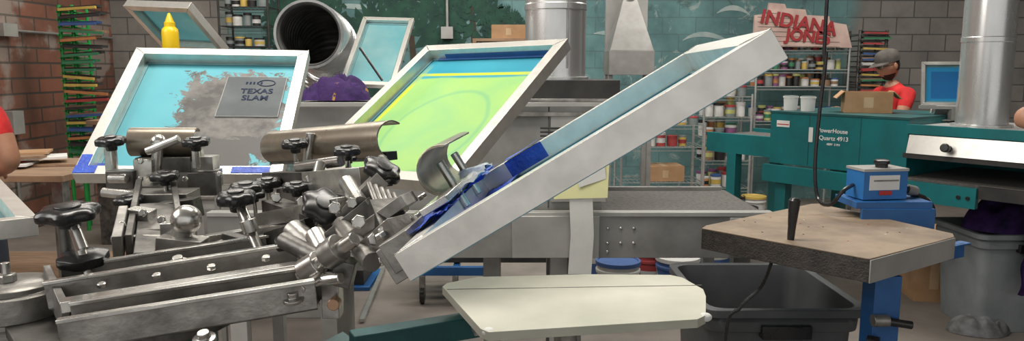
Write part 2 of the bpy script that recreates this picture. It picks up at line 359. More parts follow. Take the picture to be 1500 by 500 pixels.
def exA(root,w,l,h,M):
    mb=MB()
    mb.box((.42,.405,-h+.003),(.195,.205,.0012),FILM)
    for a,b in(((.3225,.30),(.3225,.51)),((.5175,.30),(.5175,.51)),((.3225,.51),(.5175,.51)),((.3225,.30),(.5175,.30))): mb.beam((a[0],a[1],-h+.004),(b[0],b[1],-h+.004),.002,.001,FEDGE)
    mb.tube([(.455+.028*math.cos(t),.475+.016*math.sin(t),-h+.0045) for t in[2*math.pi*i/20 for i in range(21)]],.0015,INKT,6)
    for i in range(5): mb.box((.39+i*.012,.475,-h+.0042),(.006,.012,.001),INKT)
    mb.obj("film_label",root,M=Matrix.Identity(4))
    for s,y,z in(("TEXAS",.430,.036),("SLAM",.394,.036)):
        text("label_text",s,z,M@Matrix.Translation((.43,y,-h+.0045)),INKT,root,.0006,.0004)
    mb=MB()
    mb.box((.49,.052,-h+.003),(.12,.03,.002),TAPE);mb.box((.49,.0345,-.02),(.12,.002,.036),TAPE);mb.box((.49,.017,.001),(.11,.026,.0015),TAPE)
    mb.box((.018,.05,.001),(.03,.06,.0015),TAPE);mb.box((.03,.018,.0012),(.06,.03,.0015),TAPE);mb.box((.05,.06,-h+.003),(.03,.04,.002),TAPE)
    mb.obj("blue_tape",root,M=Matrix.Identity(4))
sA=solve((203,72),(457,72),(408,252),(98,258),.58);MA,wA,lA,_=screen(*sA,SA,extra=exA)
TAPED=pm("dark_blue_tape",(.02,.10,.30),(.015,.07,.22),9,.5)
def exB(root,w,l,h,M):
    mb=MB();mb.box((.30,l-.042,-h+.004),(.46,.014,.002),TAPED);mb.box((.31,l-.0355,-.028),(.42,.002,.018),TAPED);mb.obj("blue_tape",root,M=Matrix.Identity(4))
sB=solve((625,67),(833,56),(657,268),(433,250),.58);MB_,wB,lB,_=screen(*sB,SB,extra=exB)
BRc=V((-.1597,.975,1.349));up=(V((.319,.925,1.648))-BRc);LC=up.length;up.normalize();e1=V((-.104,-.995,0));e1=(e1-up*e1.dot(up)).normalized();wC=.64
CLEAR=pm("plastic_wrap",(.50,.54,.58),(.22,.32,.50),18,.2,0,.2)
def exC(root,w,l,h,M):
    mb=MB()
    def crum(x0,x1,y0,y1,z,amp,mat,n=16,seed=0,jag=.2,fq=14):
        vs=[];fs=[]
        for j in range(n+1):
            for i in range(n+1):
                x=x0+(x1-x0)*i/n;y=y0+(y1-y0)*j/n
                if min(i,j,n-i,n-j)==0:
                    x+=(noise.noise(V((i*.5,j*.5,seed))))*jag*(x1-x0);y+=(noise.noise(V((i*.5,j*.5,seed+9))))*jag*(y1-y0)
                vs.append(V((x,y,z+amp*abs(noise.noise(V((x*fq,y*fq,seed)))))))
        for j in range(n):
            for i in range(n): a=j*(n+1)+i;fs.append((a,a+1,a+n+2,a+n+1))
        mb.add(vs,fs,mat)
    crum(.04,w-.04,.034,.11,-h+.004,.010,TAPE,seed=1)
    crum(.02,.24,-.015,.075,.003,.02,TAPE,seed=2);crum(.28,w-.12,-.01,.055,.004,.02,TAPE,seed=3)
    crum(.0,.05,.10,.18,.003,.006,TAPE,seed=5)
    mb.box((.0365,.14,-.018),(.002,.09,.036),TAPE)
    crum(.13,.30,.03,.09,.012,.03,CLEAR,seed=6)
    mb.obj("blue_tape",root,M=Matrix.Identity(4))
MC,_,_,_=screen(BRc-e1*wC,e1,up,wC,LC,SC,extra=exC,rw=.036,h=.042)
# background screens
e2=V((.12,.70,.70)).normalized();e1d=V((1,-.10,0));e1d=(e1d-e2*e1d.dot(e2)).normalized()
screen(W(497,122,3.72),e1d,e2,.28,.50,SD,rw=.022,h=.025)
sE=solve((186,12),(275,9),(325,75),(240,75),.45,3.6);screen(*sE,SD,rw=.03)
BR=WZ(55,318,1.3);d=V((-.64,.77,0)).normalized();q=V((-.77,-.64,0)).normalized()
screen(BR+q*.55,-q,d,.55,.70,SD)
# ------------------------------------------------ printing press hardware
press=empty("screen_printing_press")
def pb(mb,cx,cy,w,h,Y,d,mat,roll=0,yaw=0,tilt=0):
    c=W(cx,cy,Y);k=Y/F
    R=Matrix.Rotation(math.radians(yaw),3,'Z')@Matrix.Rotation(math.radians(tilt),3,'X')@Matrix.Rotation(math.radians(roll),3,'Y')
    mb.box(c,(w*k,d,h*k),mat,R)
def pc(mb,x0,y0,Y0,x1,y1,Y1,r,mat,n=16,r1=None): mb.cyl(W(x0,y0,Y0),W(x1,y1,Y1),r*Y0/F,mat,None if r1 is None else r1*Y1/F,n)
def pbm(mb,x0,y0,Y0,x1,y1,Y1,w,h,mat,up=(0,0,1)): mb.beam(W(x0,y0,Y0),W(x1,y1,Y1),w*Y0/F,h*Y0/F,mat,up)
UPK=V((0,-.12,1))
def pk(mb,x,y,R,Y,stud=50,ax=UPK,hf=.55): mb.knob(W(x,y,Y),ax,R*Y/F,R*hf*Y/F,BLK,stud*Y/F,R*.16*Y/F)
def jaw(mb,p0,p1,r,up,mat,a0=-80,a1=110,th=.004,n=14,lip=.02):
    """curved (half-pipe) clamp flap from p0 to p1"""
    p0=V(p0);p1=V(p1);ax=(p1-p0).normalized();up=(V(up)-ax*V(up).dot(ax)).normalized();fw=ax.cross(up)
    pr=[];
    for i in range(n+1):
        t=math.radians(a0+(a1-a0)*i/n);pr.append(fw*math.cos(t)*r+up*math.sin(t)*r)
    pi=[v*(1-th/r) for v in pr];loop=pr+pi[::-1];m=len(loop)
    vs=[p0+v for v in loop]+[p1+v for v in loop]
    fs=[(i,(i+1)%m,m+(i+1)%m,m+i) for i in range(m)]
    k=len(pr)
    for base in(0,m):
        for i in range(k-1): fs.append((base+i,base+i+1,base+m-2-i,base+m-1-i))
    mb.add(vs,fs,mat)
TAN=pm("anodised_tan_steel",(.36,.31,.245),(.24,.205,.165),12,.32,.75)
# clamp A
mb=MB()
jaw(mb,W(192,208,1.97),W(290,208,1.99),.039,(0,-.3,1),TAN,-60,150)
pbm(mb,196,222,1.97,286,222,1.99,16,10,STEEL)
pc(mb,232,205,1.93,228,262,1.93,8,STEELB);mb.sph(W(232,208,1.92),.02,STEELB);pc(mb,215,222,1.9,262,203,1.9,6,STEELB)
pb(mb,262,262,116,26,1.98,.07,STEEL,yaw=5);pb(mb,245,240,78,22,1.96,.06,STEELD,yaw=5)
pb(mb,215,252,26,40,1.92,.05,STEELB,yaw=5);pb(mb,300,268,40,34,1.95,.05,STEELD,yaw=5);pb(mb,305,238,24,20,1.95,.05,STEEL)
pb(mb,182,262,40,26,1.9,.05,STEELD);pb(mb,163,236,14,44,1.93,.02,STEELB);pb(mb,290,232,14,30,1.95,.02,STEELB)
for x,y,R,Y in((162,207,22,1.88),(287,208,21,1.90),(241,258,22,1.80)): pk(mb,x,y,R,Y,30)
pk(mb,188,293,22,1.72,34)
for x,y in((207,236),(207,262),(272,262),(322,255),(172,262)): mb.hexb(W(x,y,1.87),(0,-1,0),.008,.008,STEELB)
pc(mb,160,262,1.86,186,262,1.86,7,STEELB);pc(mb,150,282,1.8,290,296,1.8,7,STEELB)
# lower bracket of head A
pb(mb,235,288,96,16,1.8,.10,STEEL,yaw=5);pb(mb,262,308,60,30,1.72,.05,STEELD,roll=-8)
pbm(mb,190,372,1.45,205,285,1.85,10,60,STEELD);pbm(mb,268,372,1.45,255,285,1.85,10,60,STEELD)
pbm(mb,172,365,1.42,182,318,1.6,14,40,STEEL);pbm(mb,228,372,1.42,232,300,1.7,60,8,STEELD)
pb(mb,206,330,34,50,1.6,.04,STEELB,roll=8);pb(mb,232,345,50,26,1.55,.04,STEEL)
for x,y in((180,330),(196,352),(254,338),(210,312),(238,322)): mb.hexb(W(x,y,1.5),(0,-1,.2),.009,.009,STEELB)
pc(mb,165,350,1.5,300,352,1.5,7,STEELB)
# silver ball on its socket
mb.sph(W(273,322,1.45),.030,STEELB,nu=28,nv=18);pc(mb,262,352,1.45,270,335,1.45,14,STEEL);pb(mb,268,358,66,22,1.44,.05,STEEL,roll=6)
pb(mb,250,340,22,30,1.47,.03,STEELB)
mb.obj("head_clamp_left",press,bev=.0015)
# clamp B
mb=MB()
pL=W(403,216,2.0);pR=W(575,205,1.66)
jaw(mb,pL,pR,.045,(-.1,-.25,1),TAN,-70,140)
mb.beam(pL+V((0,-.01,-.035)),pR+V((0,-.01,-.035)),.03,.02,STEELD)
pk(mb,432,211,21,1.76,36);pk(mb,508,221,22,1.58,40);pk(mb,434,274,22,1.60,36);pk(mb,512,232,12,1.62,20)
pk(mb,476,302,37,1.36,60,ax=(.35,-.45,.75),hf=.45)
pk(mb,560,249,31,1.40,30,ax=(.45,-.3,.8),hf=.5);pk(mb,392,268,22,1.74,40);pk(mb,372,285,18,1.64,40)
pk(mb,425,352,26,1.32,40,ax=(-.2,-.3,.9))
pc(mb,455,195,1.8,448,262,1.8,7,STEELB);pc(mb,436,245,1.75,500,236,1.65,8,STEELB);pc(mb,470,240,1.66,462,275,1.62,9,STEELB)
mb.beam(W(398,262,1.85),W(560,262,1.5),.05,.035,STEELD);mb.beam(W(420,285,1.75),W(560,296,1.42),.05,.03,STEEL)
mb.beam(W(455,268,1.62),W(540,262,1.46),.04,.05,STEELB)
mb.beam(W(400,305,1.65),W(470,330,1.4),.05,.04,STEELD);mb.beam(W(385,322,1.55),W(505,300,1.35),.03,.03,STEELB)
mb.beam(W(490,330,1.36),W(560,260,1.38),.045,.03,STEEL);mb.beam(W(470,360,1.3),W(545,300,1.3),.04,.028,STEELD)
mb.beam(W(515,350,1.25),W(600,290,1.22),.05,.02,STEEL);mb.beam(W(540,372,1.2),W(590,330,1.16),.05,.035,STEEL)
mb.beam(W(560,300,1.25),W(585,360,1.18),.05,.03,STEELD)
for x,y,Y,r in((525,325,1.2,11),(548,350,1.17,11),(490,305,1.3,10),(515,298,1.3,9),(455,262,1.6,8),(405,290,1.6,8),(443,296,1.5,9),(560,380,1.15,8),(560,338,1.16,8)):
    mb.hexb(W(x,y,Y),(.3,-1,.2),r*Y/F,.012,STEELB)
pc(mb,508,268,1.42,528,300,1.3,12,STEELB);pc(mb,560,232,1.5,552,300,1.4,8,STEELD)
for i in range(5): pc(mb,540+i*9,268+i*4,1.33,560+i*9,320+i*3,1.27,4,STEEL)
mb.obj("head_clamp_centre",press,bev=.0015)
# clamp C (edge-on)
mb=MB();R3=MC.to_3x3()
jaw(mb,MC@V((.10,.05,.06)),MC@V((.36,.05,.06)),.045,R3@V((0,-.2,1)),TAN,-60,140)
for t in(.16,.30): mb.cyl(MC@V((t,.04,-.02)),MC@V((t,.04,.075)),.008,STEELB)
mb.box(MC@V((.32,-.03,-.01)),(.42,.05,.05),STEEL,R3);mb.box(MC@V((.30,.035,.02)),(.34,.05,.012),STEELB,R3)
mb.box(MC@V((.28,-.08,-.02)),(.2,.07,.07),STEELD,R3);mb.box(MC@V((.40,-.06,.0)),(.05,.10,.045),STEELB,R3)
mb.box(MC@V((.50,-.035,-.02)),(.05,.06,.06),STEEL,R3)
for x,y,z in((.42,-.06,.03),(.48,-.06,.02),(.34,-.05,.03),(.2,-.05,.03)): mb.lathe(MC@V((x,y,z)),R3@V((0,0,1)),[(.010,0),(.010,.008),(.008,.01)],STEELB,6)
# shock joints towards the hub
pc(mb,415,352,1.3,500,395,1.2,13,STEELD);pc(mb,430,338,1.35,470,372,1.28,18,STEEL);pc(mb,440,405,1.2,520,350,1.16,11,STEELB)
pc(mb,445,398,1.2,468,384,1.19,19,STEELB);pc(mb,478,376,1.18,498,362,1.17,22,STEEL);pc(mb,462,345,1.3,488,392,1.22,16,STEELB)
pc(mb,500,330,1.3,545,385,1.14,14,STEEL);pb(mb,505,398,30,40,1.2,.04,STEELD,roll=15);pb(mb,487,430,26,70,1.2,.035,STEEL)
pc(mb,455,414,1.18,500,408,1.16,9,STEELB);mb.lathe(W(492,442,1.17),(0,-1,0),[(.010,0),(.010,.02)],pm("copper_tip",(.45,.28,.18),None,9,.4,.6),16)
pbm(mb,395,352,1.4,455,332,1.35,18,26,STEELD)
mb.obj("head_clamp_right",press,bev=.0015)
# big star knobs and their studs
mb=MB()
pk(mb,100,312,45,1.32,0,hf=.42);pc(mb,106,325,1.32,136,425,1.28,8,STEELB);pc(mb,92,328,1.34,98,380,1.34,8,STEELD)
mb.lathe(W(122,378,1.31),UPK,[(.040,-.012),(.044,-.006),(.044,.006),(.026,.012)],BLK,32,6,.1);pc(mb,111,338,1.31,122,366,1.3,8,STEELB)
pk(mb,346,290,30,1.42,0,hf=.6);pc(mb,352,302,1.42,392,398,1.34,8,STEELB);mb.knob(W(360,275,1.5),UPK,.036,.018,BLK)
pc(mb,368,340,1.38,362,322,1.38,12,STEELB)
mb.obj("star_knobs",press,bev=.0008)
# channel arms running lower-left
mb=MB()
def channel(a0,a1,wd,ht,th=.006):
    a0=V(a0);a1=V(a1);d=(a1-a0).normalized();sd=V((-d.y,d.x,0)).normalized();u=sd.cross(-d).normalized();u=u if u.z>0 else -u
    mb.beam(a0,a1,wd,th,STEELD);mb.beam(a0+sd*wd/2+u*ht/2,a1+sd*wd/2+u*ht/2,th,ht,STEEL);mb.beam(a0-sd*wd/2+u*ht/2,a1-sd*wd/2+u*ht/2,th,ht,STEEL)
    mb.beam(a0+sd*wd/2+u*ht,a1+sd*wd/2+u*ht,th*2.6,th,STEELB);mb.beam(a0-sd*wd/2+u*ht,a1-sd*wd/2+u*ht,th*2.6,th,STEELB)
channel(W(84,440,1.24),W(436,382,1.36),.10,.045)
channel(W(100,500,1.05),W(462,440,1.17),.085,.045)
mb.beam(W(92,448,1.12),W(440,392,1.24),.03,.018,STEELB)
mb.beam(W(70,408,1.30),W(96,468,1.12),.012,.05,STEEL)
mb.beam(W(60,462,1.25),W(120,540,1.05),.12,.02,STEELD)
for x,y,Y in((262,388,1.27),(186,452,1.14),(342,424,1.18),(300,500,1.04),(430,440,1.12)):
    mb.lathe(W(x,y,Y),(0,-.3,1),[(.017,0),(.017,.006),(.009,.007),(.009,.016)],STEELB,18)
pc(mb,440,425,1.12,470,405,1.18,7,STEELB);pc(mb,262,378,1.27,264,398,1.27,5,STEELB)
for i in range(4): mb.hexb(W(150+i*80,420-i*13,1.2),(0,-.3,1),.008,.007,STEELB)
pb(mb,450,432,40,22,1.2,.05,STEELD,roll=-10)
pbm(mb,300,352,1.5,440,330,1.5,20,14,STEELB);pbm(mb,250,385,1.45,330,352,1.5,30,12,STEEL);pbm(mb,330,345,1.45,415,368,1.4,16,10,STEELD)
pbm(mb,282,372,1.42,420,345,1.45,8,8,STEELB)
pb(mb,350,360,40,20,1.45,.06,STEEL,roll=-8)
mb.obj("channel_arms",press,bev=.0012)
# hub stack (left) + central column
mb=MB()
c=W(22,470,1.24)
mb.lathe((c.x,c.y,0),(0,0,1),[(.16,.0),(.16,.02),(.07,.04),(.07,.9),(.075,.98),(.075,c.z),(.072,c.z+.004),(.072,c.z+.012),(.078,c.z+.014),(.078,c.z+.055),(.066,c.z+.058),(.066,c.z+.066),(.06,c.z+.07)],STEEL,40)
t=V((c.x-.008,c.y,c.z+.07));mb.hexb(t,(0,0,1),.016,.014,STEEL);mb.cyl(t,t+V((0,0,.034)),.007,STEELB)
mb.lathe((-.8,1.62,0),(0,0,1),[(.3,0),(.3,.03),(.12,.05),(.12,1.02)],TEALD,32);mb.lathe((-.8,1.62,1.02),(0,0,1),[(.12,0),(.17,.01),(.17,.05),(.1,.07)],STEELD,32)
pbm(mb,30,482,1.3,120,500,1.3,40,30,STEELD)
mb.obj("hub_column",press,bev=.001)
# lower teal beam carrying the cream platen
mb=MB();mb.beam(WZ(515,505,.9),WZ(800,458,.9),.055,.06,TEALD);mb.beam((-.8,1.62,.74),WZ(515,505,.87),.07,.06,TEALD)
mb.beam((-.8,1.62,.74),(.14,1.86,.74),.07,.06,TEALD);mb.cyl(V((.14,1.86,.72)),V((.14,1.86,.975)),.03,STEEL);mb.beam(V((-.1,1.8,.95)),V((.35,1.9,.95)),.06,.03,STEEL)
mb.obj("platen_arm",press,bev=.003)
# cream platen
mb=MB();zt=1.0
poly=[WZ(*p,zt) for p in((648,420),(655,415),(700,406),(860,402),(982,403),(1000,407),(1030,424),(1034,434),(1034,462),(1022,468),(716,487),(704,482))]
mb.prism(poly,(0,0,-.022),PLWH)
mb.beam(WZ(655,424,zt+.0008),WZ(1028,418,zt+.0008),.003,.001,STEEL)
for p in((1033,465),(716,487)): mb.sph(WZ(*p,zt-.008),.014,PWHITE,(1.2,1,.8))
mb.obj("printing_platen",bev=.004)
# ------------------------------------------------ brown platen station
st=empty("platen_stand")
mb=MB();zt=1.05
poly=[WZ(*p,zt) for p in((1028,335),(1034,331),(1190,299),(1200,299),(1396,343),(1398,348),(1275,380),(1268,379))]
mb.prism(poly,(0,0,-.072),PLSIDE);mb.prism([p+V((0,0,.0015)) for p in poly],(0,0,-.006),PLBR)
c=sum(poly,V())/8
edge=[WZ(1275,381,zt),WZ(1399,348,zt)];mb.beam(edge[0]+V((0,-.001,-.036)),edge[1]+V((0,-.001,-.036)),.004,.070,GREYL)
for i in range(16):
    q=WZ(random.uniform(1090,1330),random.uniform(318,355),zt+.002);mb.lathe(q,(0,0,1),[(.004,0),(.003,.001)],random.choice([PLSIDE,PWHITE,REDP]),8)
mb.obj("platen_top",st,bev=.002)
mb=MB()
q=WZ(1158,352,zt);mb.lathe(q,(.05,0,1),[(.011,0),(.012,.02),(.0125,.04),(.018,.118),(.0185,.13),(.012,.138),(.003,.140)],BLK,24)
mb.obj("lever_handle",st)
mb=MB();cx,cy=(W(1290,440,2.3).x,2.3)
mb.bx(cx-.042,cx+.042,cy-.042,cy+.042,.05,.95,BLUEP);mb.bx(cx-.3,cx+.3,cy-.04,cy+.04,0,.05,BLUEP);mb.bx(cx-.04,cx+.04,cy-.3,cy+.2,0,.05,BLUEP)
a=WZ(1285,388,.965);b=WZ(1412,362,.99);mb.beam(a+V((0,0,-.015)),b+V((0,0,-.01)),.006,.05,BLUEP);mb.beam(a+V((.015,.015,.012)),b+V((.015,.015,.012)),.04,.006,BLUEP)
for t in(.25,.35,.6,.75): mb.lathe(a+(b-a)*t+V((-.004,-.004,-.014)),(.4,-.9,0),[(.006,0),(.006,.003)],BLK,10)
mb.beam(V((cx,cy,.955)),V((c.x,c.y,.955)),.07,.04,BLUEP)
h=W(1292,470,2.25);mb.cyl(h,h+V((.09,-.01,-.012)),.013,BLK);mb.cyl(h+V((-.03,0,0)),h+V((.02,0,0)),.02,STEEL)
h=W(1270,500,2.25);mb.cyl(h,h+V((.03,-.02,0)),.02,BLK)
# bracket towards the control box
k=V((W(1300,300,2.75).x,2.75,0));ZB=1.115;mb.bx(k.x-.035,k.x+.035,2.72,2.79,.05,ZB-.01,BLUEP);mb.bx(k.x-.035,k.x+.035,2.3,2.75,.0,.05,BLUEP)
mb.bx(k.x-.16,k.x+.12,2.66,2.84,ZB-.025,ZB,BLUEP);mb.bx(k.x-.14,k.x+.13,2.655,2.67,ZB-.10,ZB-.025,BLUEP)
mb.obj("stand_frame",st,bev=.002)
# control box
mb=MB();k0=W(1288,292,2.72);z0=ZB+.001
R=Matrix.Rotation(math.radians(8),3,'Z')
mb.box((k0.x,2.75,z0+.055),(.175,.11,.105),BLUEB,R);mb.box((k0.x,2.75,z0+.112),(.18,.115,.01),GREYL,R)
mb.box(V((k0.x-.005,2.75,z0+.055))+R@V((0,-.0565,.01)),(.12,.002,.055),PWHITE,R);mb.box(V((k0.x,2.75,z0+.055))+R@V((0,-.058,.018)),(.10,.001,.006),STEEL,R);mb.box(V((k0.x,2.75,z0+.055))+R@V((0,-.058,-.028)),(.05,.001,.016),REDP,R)
mb.lathe((k0.x+.01,2.74,z0+.117),(0,0,1),[(.022,0),(.022,.012),(.028,.014),(.028,.026),(.02,.03)],BLK,24)
mb.cyl((k0.x+.087,2.75,z0+.03),(k0.x+.13,2.76,z0+.03),.016,BLK);mb.cyl((k0.x+.12,2.76,z0+.03),(k0.x+.16,2.77,z0+.02),.02,GREYP)
pts=[]
for i in range(15):
    t=i/14*math.pi*1.2;pts.append(V((k0.x+.14+.075*math.sin(t)*1.2,2.76,z0+.01-.15*(1-math.cos(t))*.5)))
mb.tube(pts,.009,BLK)
mb.obj("control_box",bev=.003)
# hanging cable
def bez(pts,n=14):
    out=[];pts=[V(p) for p in pts]
    for i in range(len(pts)-1):
        p0=pts[max(i-1,0)];p1=pts[i];p2=pts[i+1];p3=pts[min(i+2,len(pts)-1)]
        for k in range(n):
            t=k/n;out.append(.5*((2*p1)+(p2-p0)*t+(2*p0-5*p1+4*p2-p3)*t*t+(3*p1-p0-3*p2+p3)*t**3))
    return out+[pts[-1]]
mb=MB();mb.tube(bez([(W(1212,0,2.9).x+.02,2.9,CZ),W(1212,-10,2.9),W(1210,80,2.9),W(1201,160,2.88),W(1194,240,2.85),W(1198,290,2.8),W(1216,300,2.72),W(1235,280,2.7),V((k0.x-.092,2.74,z0+.05))]),.0075,BLK)
mb.obj("hanging_cable")
mb=MB();mb.tube(bez([W(1130,385,2.35),W(1115,420,2.4),W(1085,450,2.4),W(1062,500,2.4),(W(1062,500,2.4).x,2.38,.02)]),.006,BLK);mb.obj("power_cord")
# ------------------------------------------------ trash bin
def tub(name,x0,x1,y0,y1,h,mat,tap=.86,rim=.03,M=None):
    mb=MB();cx,cy=(x0+x1)/2,(y0+y1)/2;ax,ay=(x1-x0)/2,(y1-y0)/2
    def ring(k,z,g=0,n=5,rc=.22):
        pts=[];r=min(ax,ay)*rc
        for q,(sx,sy) in enumerate(((1,1),(-1,1),(-1,-1),(1,-1))):
            for i in range(n):
                t=math.radians(q*90+90*i/(n-1));pts.append(V((cx+(sx*(ax-r)+math.cos(t)*r)*k+math.copysign(g,sx),cy+(sy*(ay-r)+math.sin(t)*r)*k+math.copysign(g,sy),z)))
        return pts
    L=[ring(tap,0),ring(.97,h-.09),ring(.985,h-.09,.012),ring(.99,h-.05,.014),ring(.99,h-.03,.0),ring(1,h-.03,rim),ring(1,h,rim),ring(1,h,0),ring(.96,h-.05,-.002),ring(tap*.96,.03)]
    n=len(L[0]);vs=[v for r in L for v in r];fs=[]
    for j in range(len(L)-1):
        for i in range(n): fs.append((j*n+i,j*n+(i+1)%n,(j+1)*n+(i+1)%n,(j+1)*n+i))
    fs.append(tuple(range(n))[::-1]);fs.append(tuple((len(L)-1)*n+i for i in range(n)))
    mb.add(vs,fs,mat)
    mb.bx(cx-.09,cx+.09,y0-.03,y0+.01,h-.11,h-.06,BLK)
    return mb.obj(name,bev=.003,M=M)
tub("trash_bin",.72,1.26,2.58,3.18,.74,BIN)
tub("grey_bin",2.80,3.40,4.30,4.80,.62,BINL)
# ------------------------------------------------ middle conveyor dryer (grey)
dr=empty("conveyor_dryer")
mb=MB()
mb.bx(-1.02,.42,3.42,4.08,.80,1.44,GREYP)
for x in(-.62,-.2,.17): mb.bx(x-.003,x+.003,3.417,3.42,.95,1.43,STEELD)
mb.bx(.18,.44,3.405,3.42,.98,1.40,GREYL)
mb.bx(-.02,.50,3.44,3.86,1.44,1.545,BLKM);mb.bx(-.02,.50,3.43,3.44,1.445,1.46,STEEL)
mb.bx(-.4,.42,3.40,3.42,1.38,1.40,STEEL);mb.bx(-1.05,.45,3.39,3.41,1.425,1.445,GREYL)
for i in range(5): mb.bx(.13+.0,.26,3.400,3.404,1.25+i*.018,1.258+i*.018,BLKM)
for x in(-.9,-.1,.3): mb.bx(x-.04,x+.04,3.5,3.9,0,.8,GREYP)
mb.obj("oven_hood",dr,bev=.004)
mb=MB()
mb.bx(-1.40,1.20,3.33,3.37,.73,.935,GREYP);mb.bx(-1.40,1.20,3.325,3.385,.925,.945,GREYL);mb.bx(-1.40,1.16,4.03,4.06,.74,.95,GREYP)
mb.bx(-1.40,1.16,3.38,4.03,.90,.93,RUB);mb.cyl((1.16,3.37,.90),(1.16,4.03,.90),.035,RUB,n=24)
mb.bx(.0,.40,3.31,3.33,.735,.93,GREYL)
for x,z in((.44,.87),(.50,.87),(.56,.87),(.44,.80),(.50,.80),(.56,.80),(.44,.76),(.9,.87),(.9,.79)): mb.lathe((x,3.33,z),(0,-1,0),[(.008,0),(.008,.004),(.004,.006)],STEELB,10)
mb.bx(1.0,1.2,3.32,3.335,.75,.92,GREYL)
for x in(.22,1.08,-1.3): mb.bx(x-.04,x+.04,3.38,3.44,0,.9,GREYL);mb.bx(x-.03,x+.03,3.95,4.01,0,.9,GREYP)
mb.obj("conveyor_bed",dr,bev=.003)
mb=MB();X=W(813,60,3.72).x
mb.lathe((X,3.68,1.545),(0,0,1),[(.165,0),(.165,.012),(.148,.015),(.148,.33),(.152,.335),(.152,.36),(.148,.365),(.148,1.3),(.152,1.305),(.148,1.33),(.148,CZ-1.55)],DUCT,48)
mb.cyl((X+.05,3.532,1.6),(X+.05,3.532,3.6),.0025,STEEL,n=6)
mb.obj("exhaust_duct",dr)
# papers on the dryer
mb=MB();y=3.30
mb.face([W(816,234,y),W(893,228,y),W(890,290,y-.02),W(811,292,y-.02)],PYEL);mb.obj("taped_note",solid=1)
mb=MB();mb.face([W(840,236,y-.01),W(884,228,y-.01),W(888,262,y-.012),W(848,275,y-.02)],PWHITE)
mb.obj("paper_sheet")
mb=MB();mb.face([W(834,292,y-.015),W(868,292,y-.015),W(870,345,y-.02),W(866,402,y-.01),W(832,402,y-.01),W(836,345,y-.02)],PWHITE);mb.obj("paper_strip")
# cloth on the dryer
mb=MB();c=V((W(497,140,3.62).x,3.60,1.446));heap(mb,c,.155,.125,.15,PURY,3,34,2.4);heap(mb,c+V((.06,-.05,0)),.10,.07,.10,PURP,8,26,2.2);heap(mb,c+V((-.09,-.04,0)),.08,.07,.09,PURP,15,24,2.2);mb.obj("purple_cloth",ang=80)
# flexible corrugated duct
mb=MB();ctr=bez([W(452,50,3.70),W(464,54,3.92),W(480,66,4.12),W(488,95,4.26),W(488,130,4.30),V((W(488,130,4.30).x,4.30,1.30))],10)
n=len(ctr);ns=40;pts=[]
for i in range(n-1):
    for k in range(3): pts.append(ctr[i].lerp(ctr[i+1],k/3));
rad=[.160+.008*math.sin(i*1.25) for i in range(len(pts))]
FLEXI=pm("duct_interior",(.16,.16,.155),(.08,.08,.08),9,.5,.5)
mb.tube(pts,rad,DUCT,ns,cap=False);mb.tube(pts,[r-.008 for r in rad],FLEXI,ns,cap=False)
d=(pts[1]-pts[0]).normalized();mb.tube([pts[0]+d*.0,pts[0]+d*.035],[.168,.168],DUCTD,ns,cap=False)
a=d.orthogonal().normalized();b=d.cross(a);vv=[]
for r_ in(.156,.169):
    for i in range(ns): t=2*math.pi*i/ns;vv.append(pts[0]-d*.002+(a*math.cos(t)+b*math.sin(t))*r_)
mb.add(vv,[(i,(i+1)%ns,ns+(i+1)%ns,ns+i) for i in range(ns)],DUCTD)
mb.obj("flexible_duct",ang=80)
# ink cart + bottle
mb=MB();y=3.5;x=W(250,72,y).x
mb.bx(x-.11,x+.11,y-.12,y+.22,1.615,1.64,GREYP)
for a in(-.10,.10):
    for b in(-.10,.2): mb.bx(x+a-.012,x+a+.012,y+b-.012,y+b+.012,0,1.62,GREYP)
mb.bx(x-.11,x+.11,y-.11,y+.21,.6,.62,GREYP);mb.obj("ink_cart",bev=.002)
mb=MB();bx=W(250,60,3.42).x
mb.lathe((bx,3.42,1.641),(0,0,1),[(.034,0),(.037,.006),(.037,.12),(.034,.135),(.024,.145),(.024,.165),(.020,.167),(.006,.205),(.004,.207)],YEL,24);mb.obj("squeeze_bottle")
mb=MB();mb.tube([W(527,70,3.55),W(560,118,3.50)],.006,BLK);mb.obj("mixing_stick")
# blue dolly
mb=MB();z=.22;y=4.9;x0,x1=W(612,400,y).x,W(722,400,y).x
mb.bx(x0,x1,y-.02,y+.02,.20,.26,BLUEP);mb.bx(x0,x1,y+.5,y+.54,.20,.26,BLUEP)
for x in(x0+.03,(x0+x1)/2,x1-.03): mb.bx(x-.02,x+.02,y,y+.52,.21,.25,BLUEP);mb.cyl((x-.015,y,.06),(x+.015,y,.06),.06,BLK);mb.bx(x-.02,x+.02,y-.02,y+.02,.06,.2,STEEL)
mb.bx(x0-.1,x1+.5,y+.1,y+.45,.26,.34,BLKM)
mb.obj("wheeled_dolly",bev=.003)
# paint buckets
def bucket(x,y,r,h,body,lid,z=0,label=None):
    mb=MB();mb.lathe((x,y,z),(0,0,1),[(r*.88,0),(r*.9,.01),(r*.97,h*.8),(r*1.04,h*.8),(r*1.04,h*.84),(r*.98,h*.86),(r,h*.93)],body,24)
    mb.lathe((x,y,z+h*.93),(0,0,1),[(r*1.05,0),(r*1.05,h*.07),(r*.95,h*.07),(r*.92,h*.05)],lid,24)
    if label: mb.lathe((x,y,z+h*.25),(0,0,1),[(r*.925,0),(r*.965,h*.4)],label,24)
    mb.tube([V((x+r*1.03*math.cos(t),y-r*.42*abs(math.sin(t))-.01,z+h*.82-r*1.1*math.sin(t))) for t in[math.pi*i/12 for i in range(13)]],.003,STEELB,6)
    mb.obj("paint_bucket")
for px,y,b,l in((905,4.7,PAL[0],PAL[5]),(950,5.0,PAL[3],PAL[0]),(992,4.8,PAL[5],PAL[0]),(870,5.2,PAL[0],PAL[0]),(1040,5.3,PAL[0],PAL[2])):
    bucket(W(px,400,y).x,y,.14,.36,b,l,0,PAL[5] if b==PAL[0] else PAL[0])
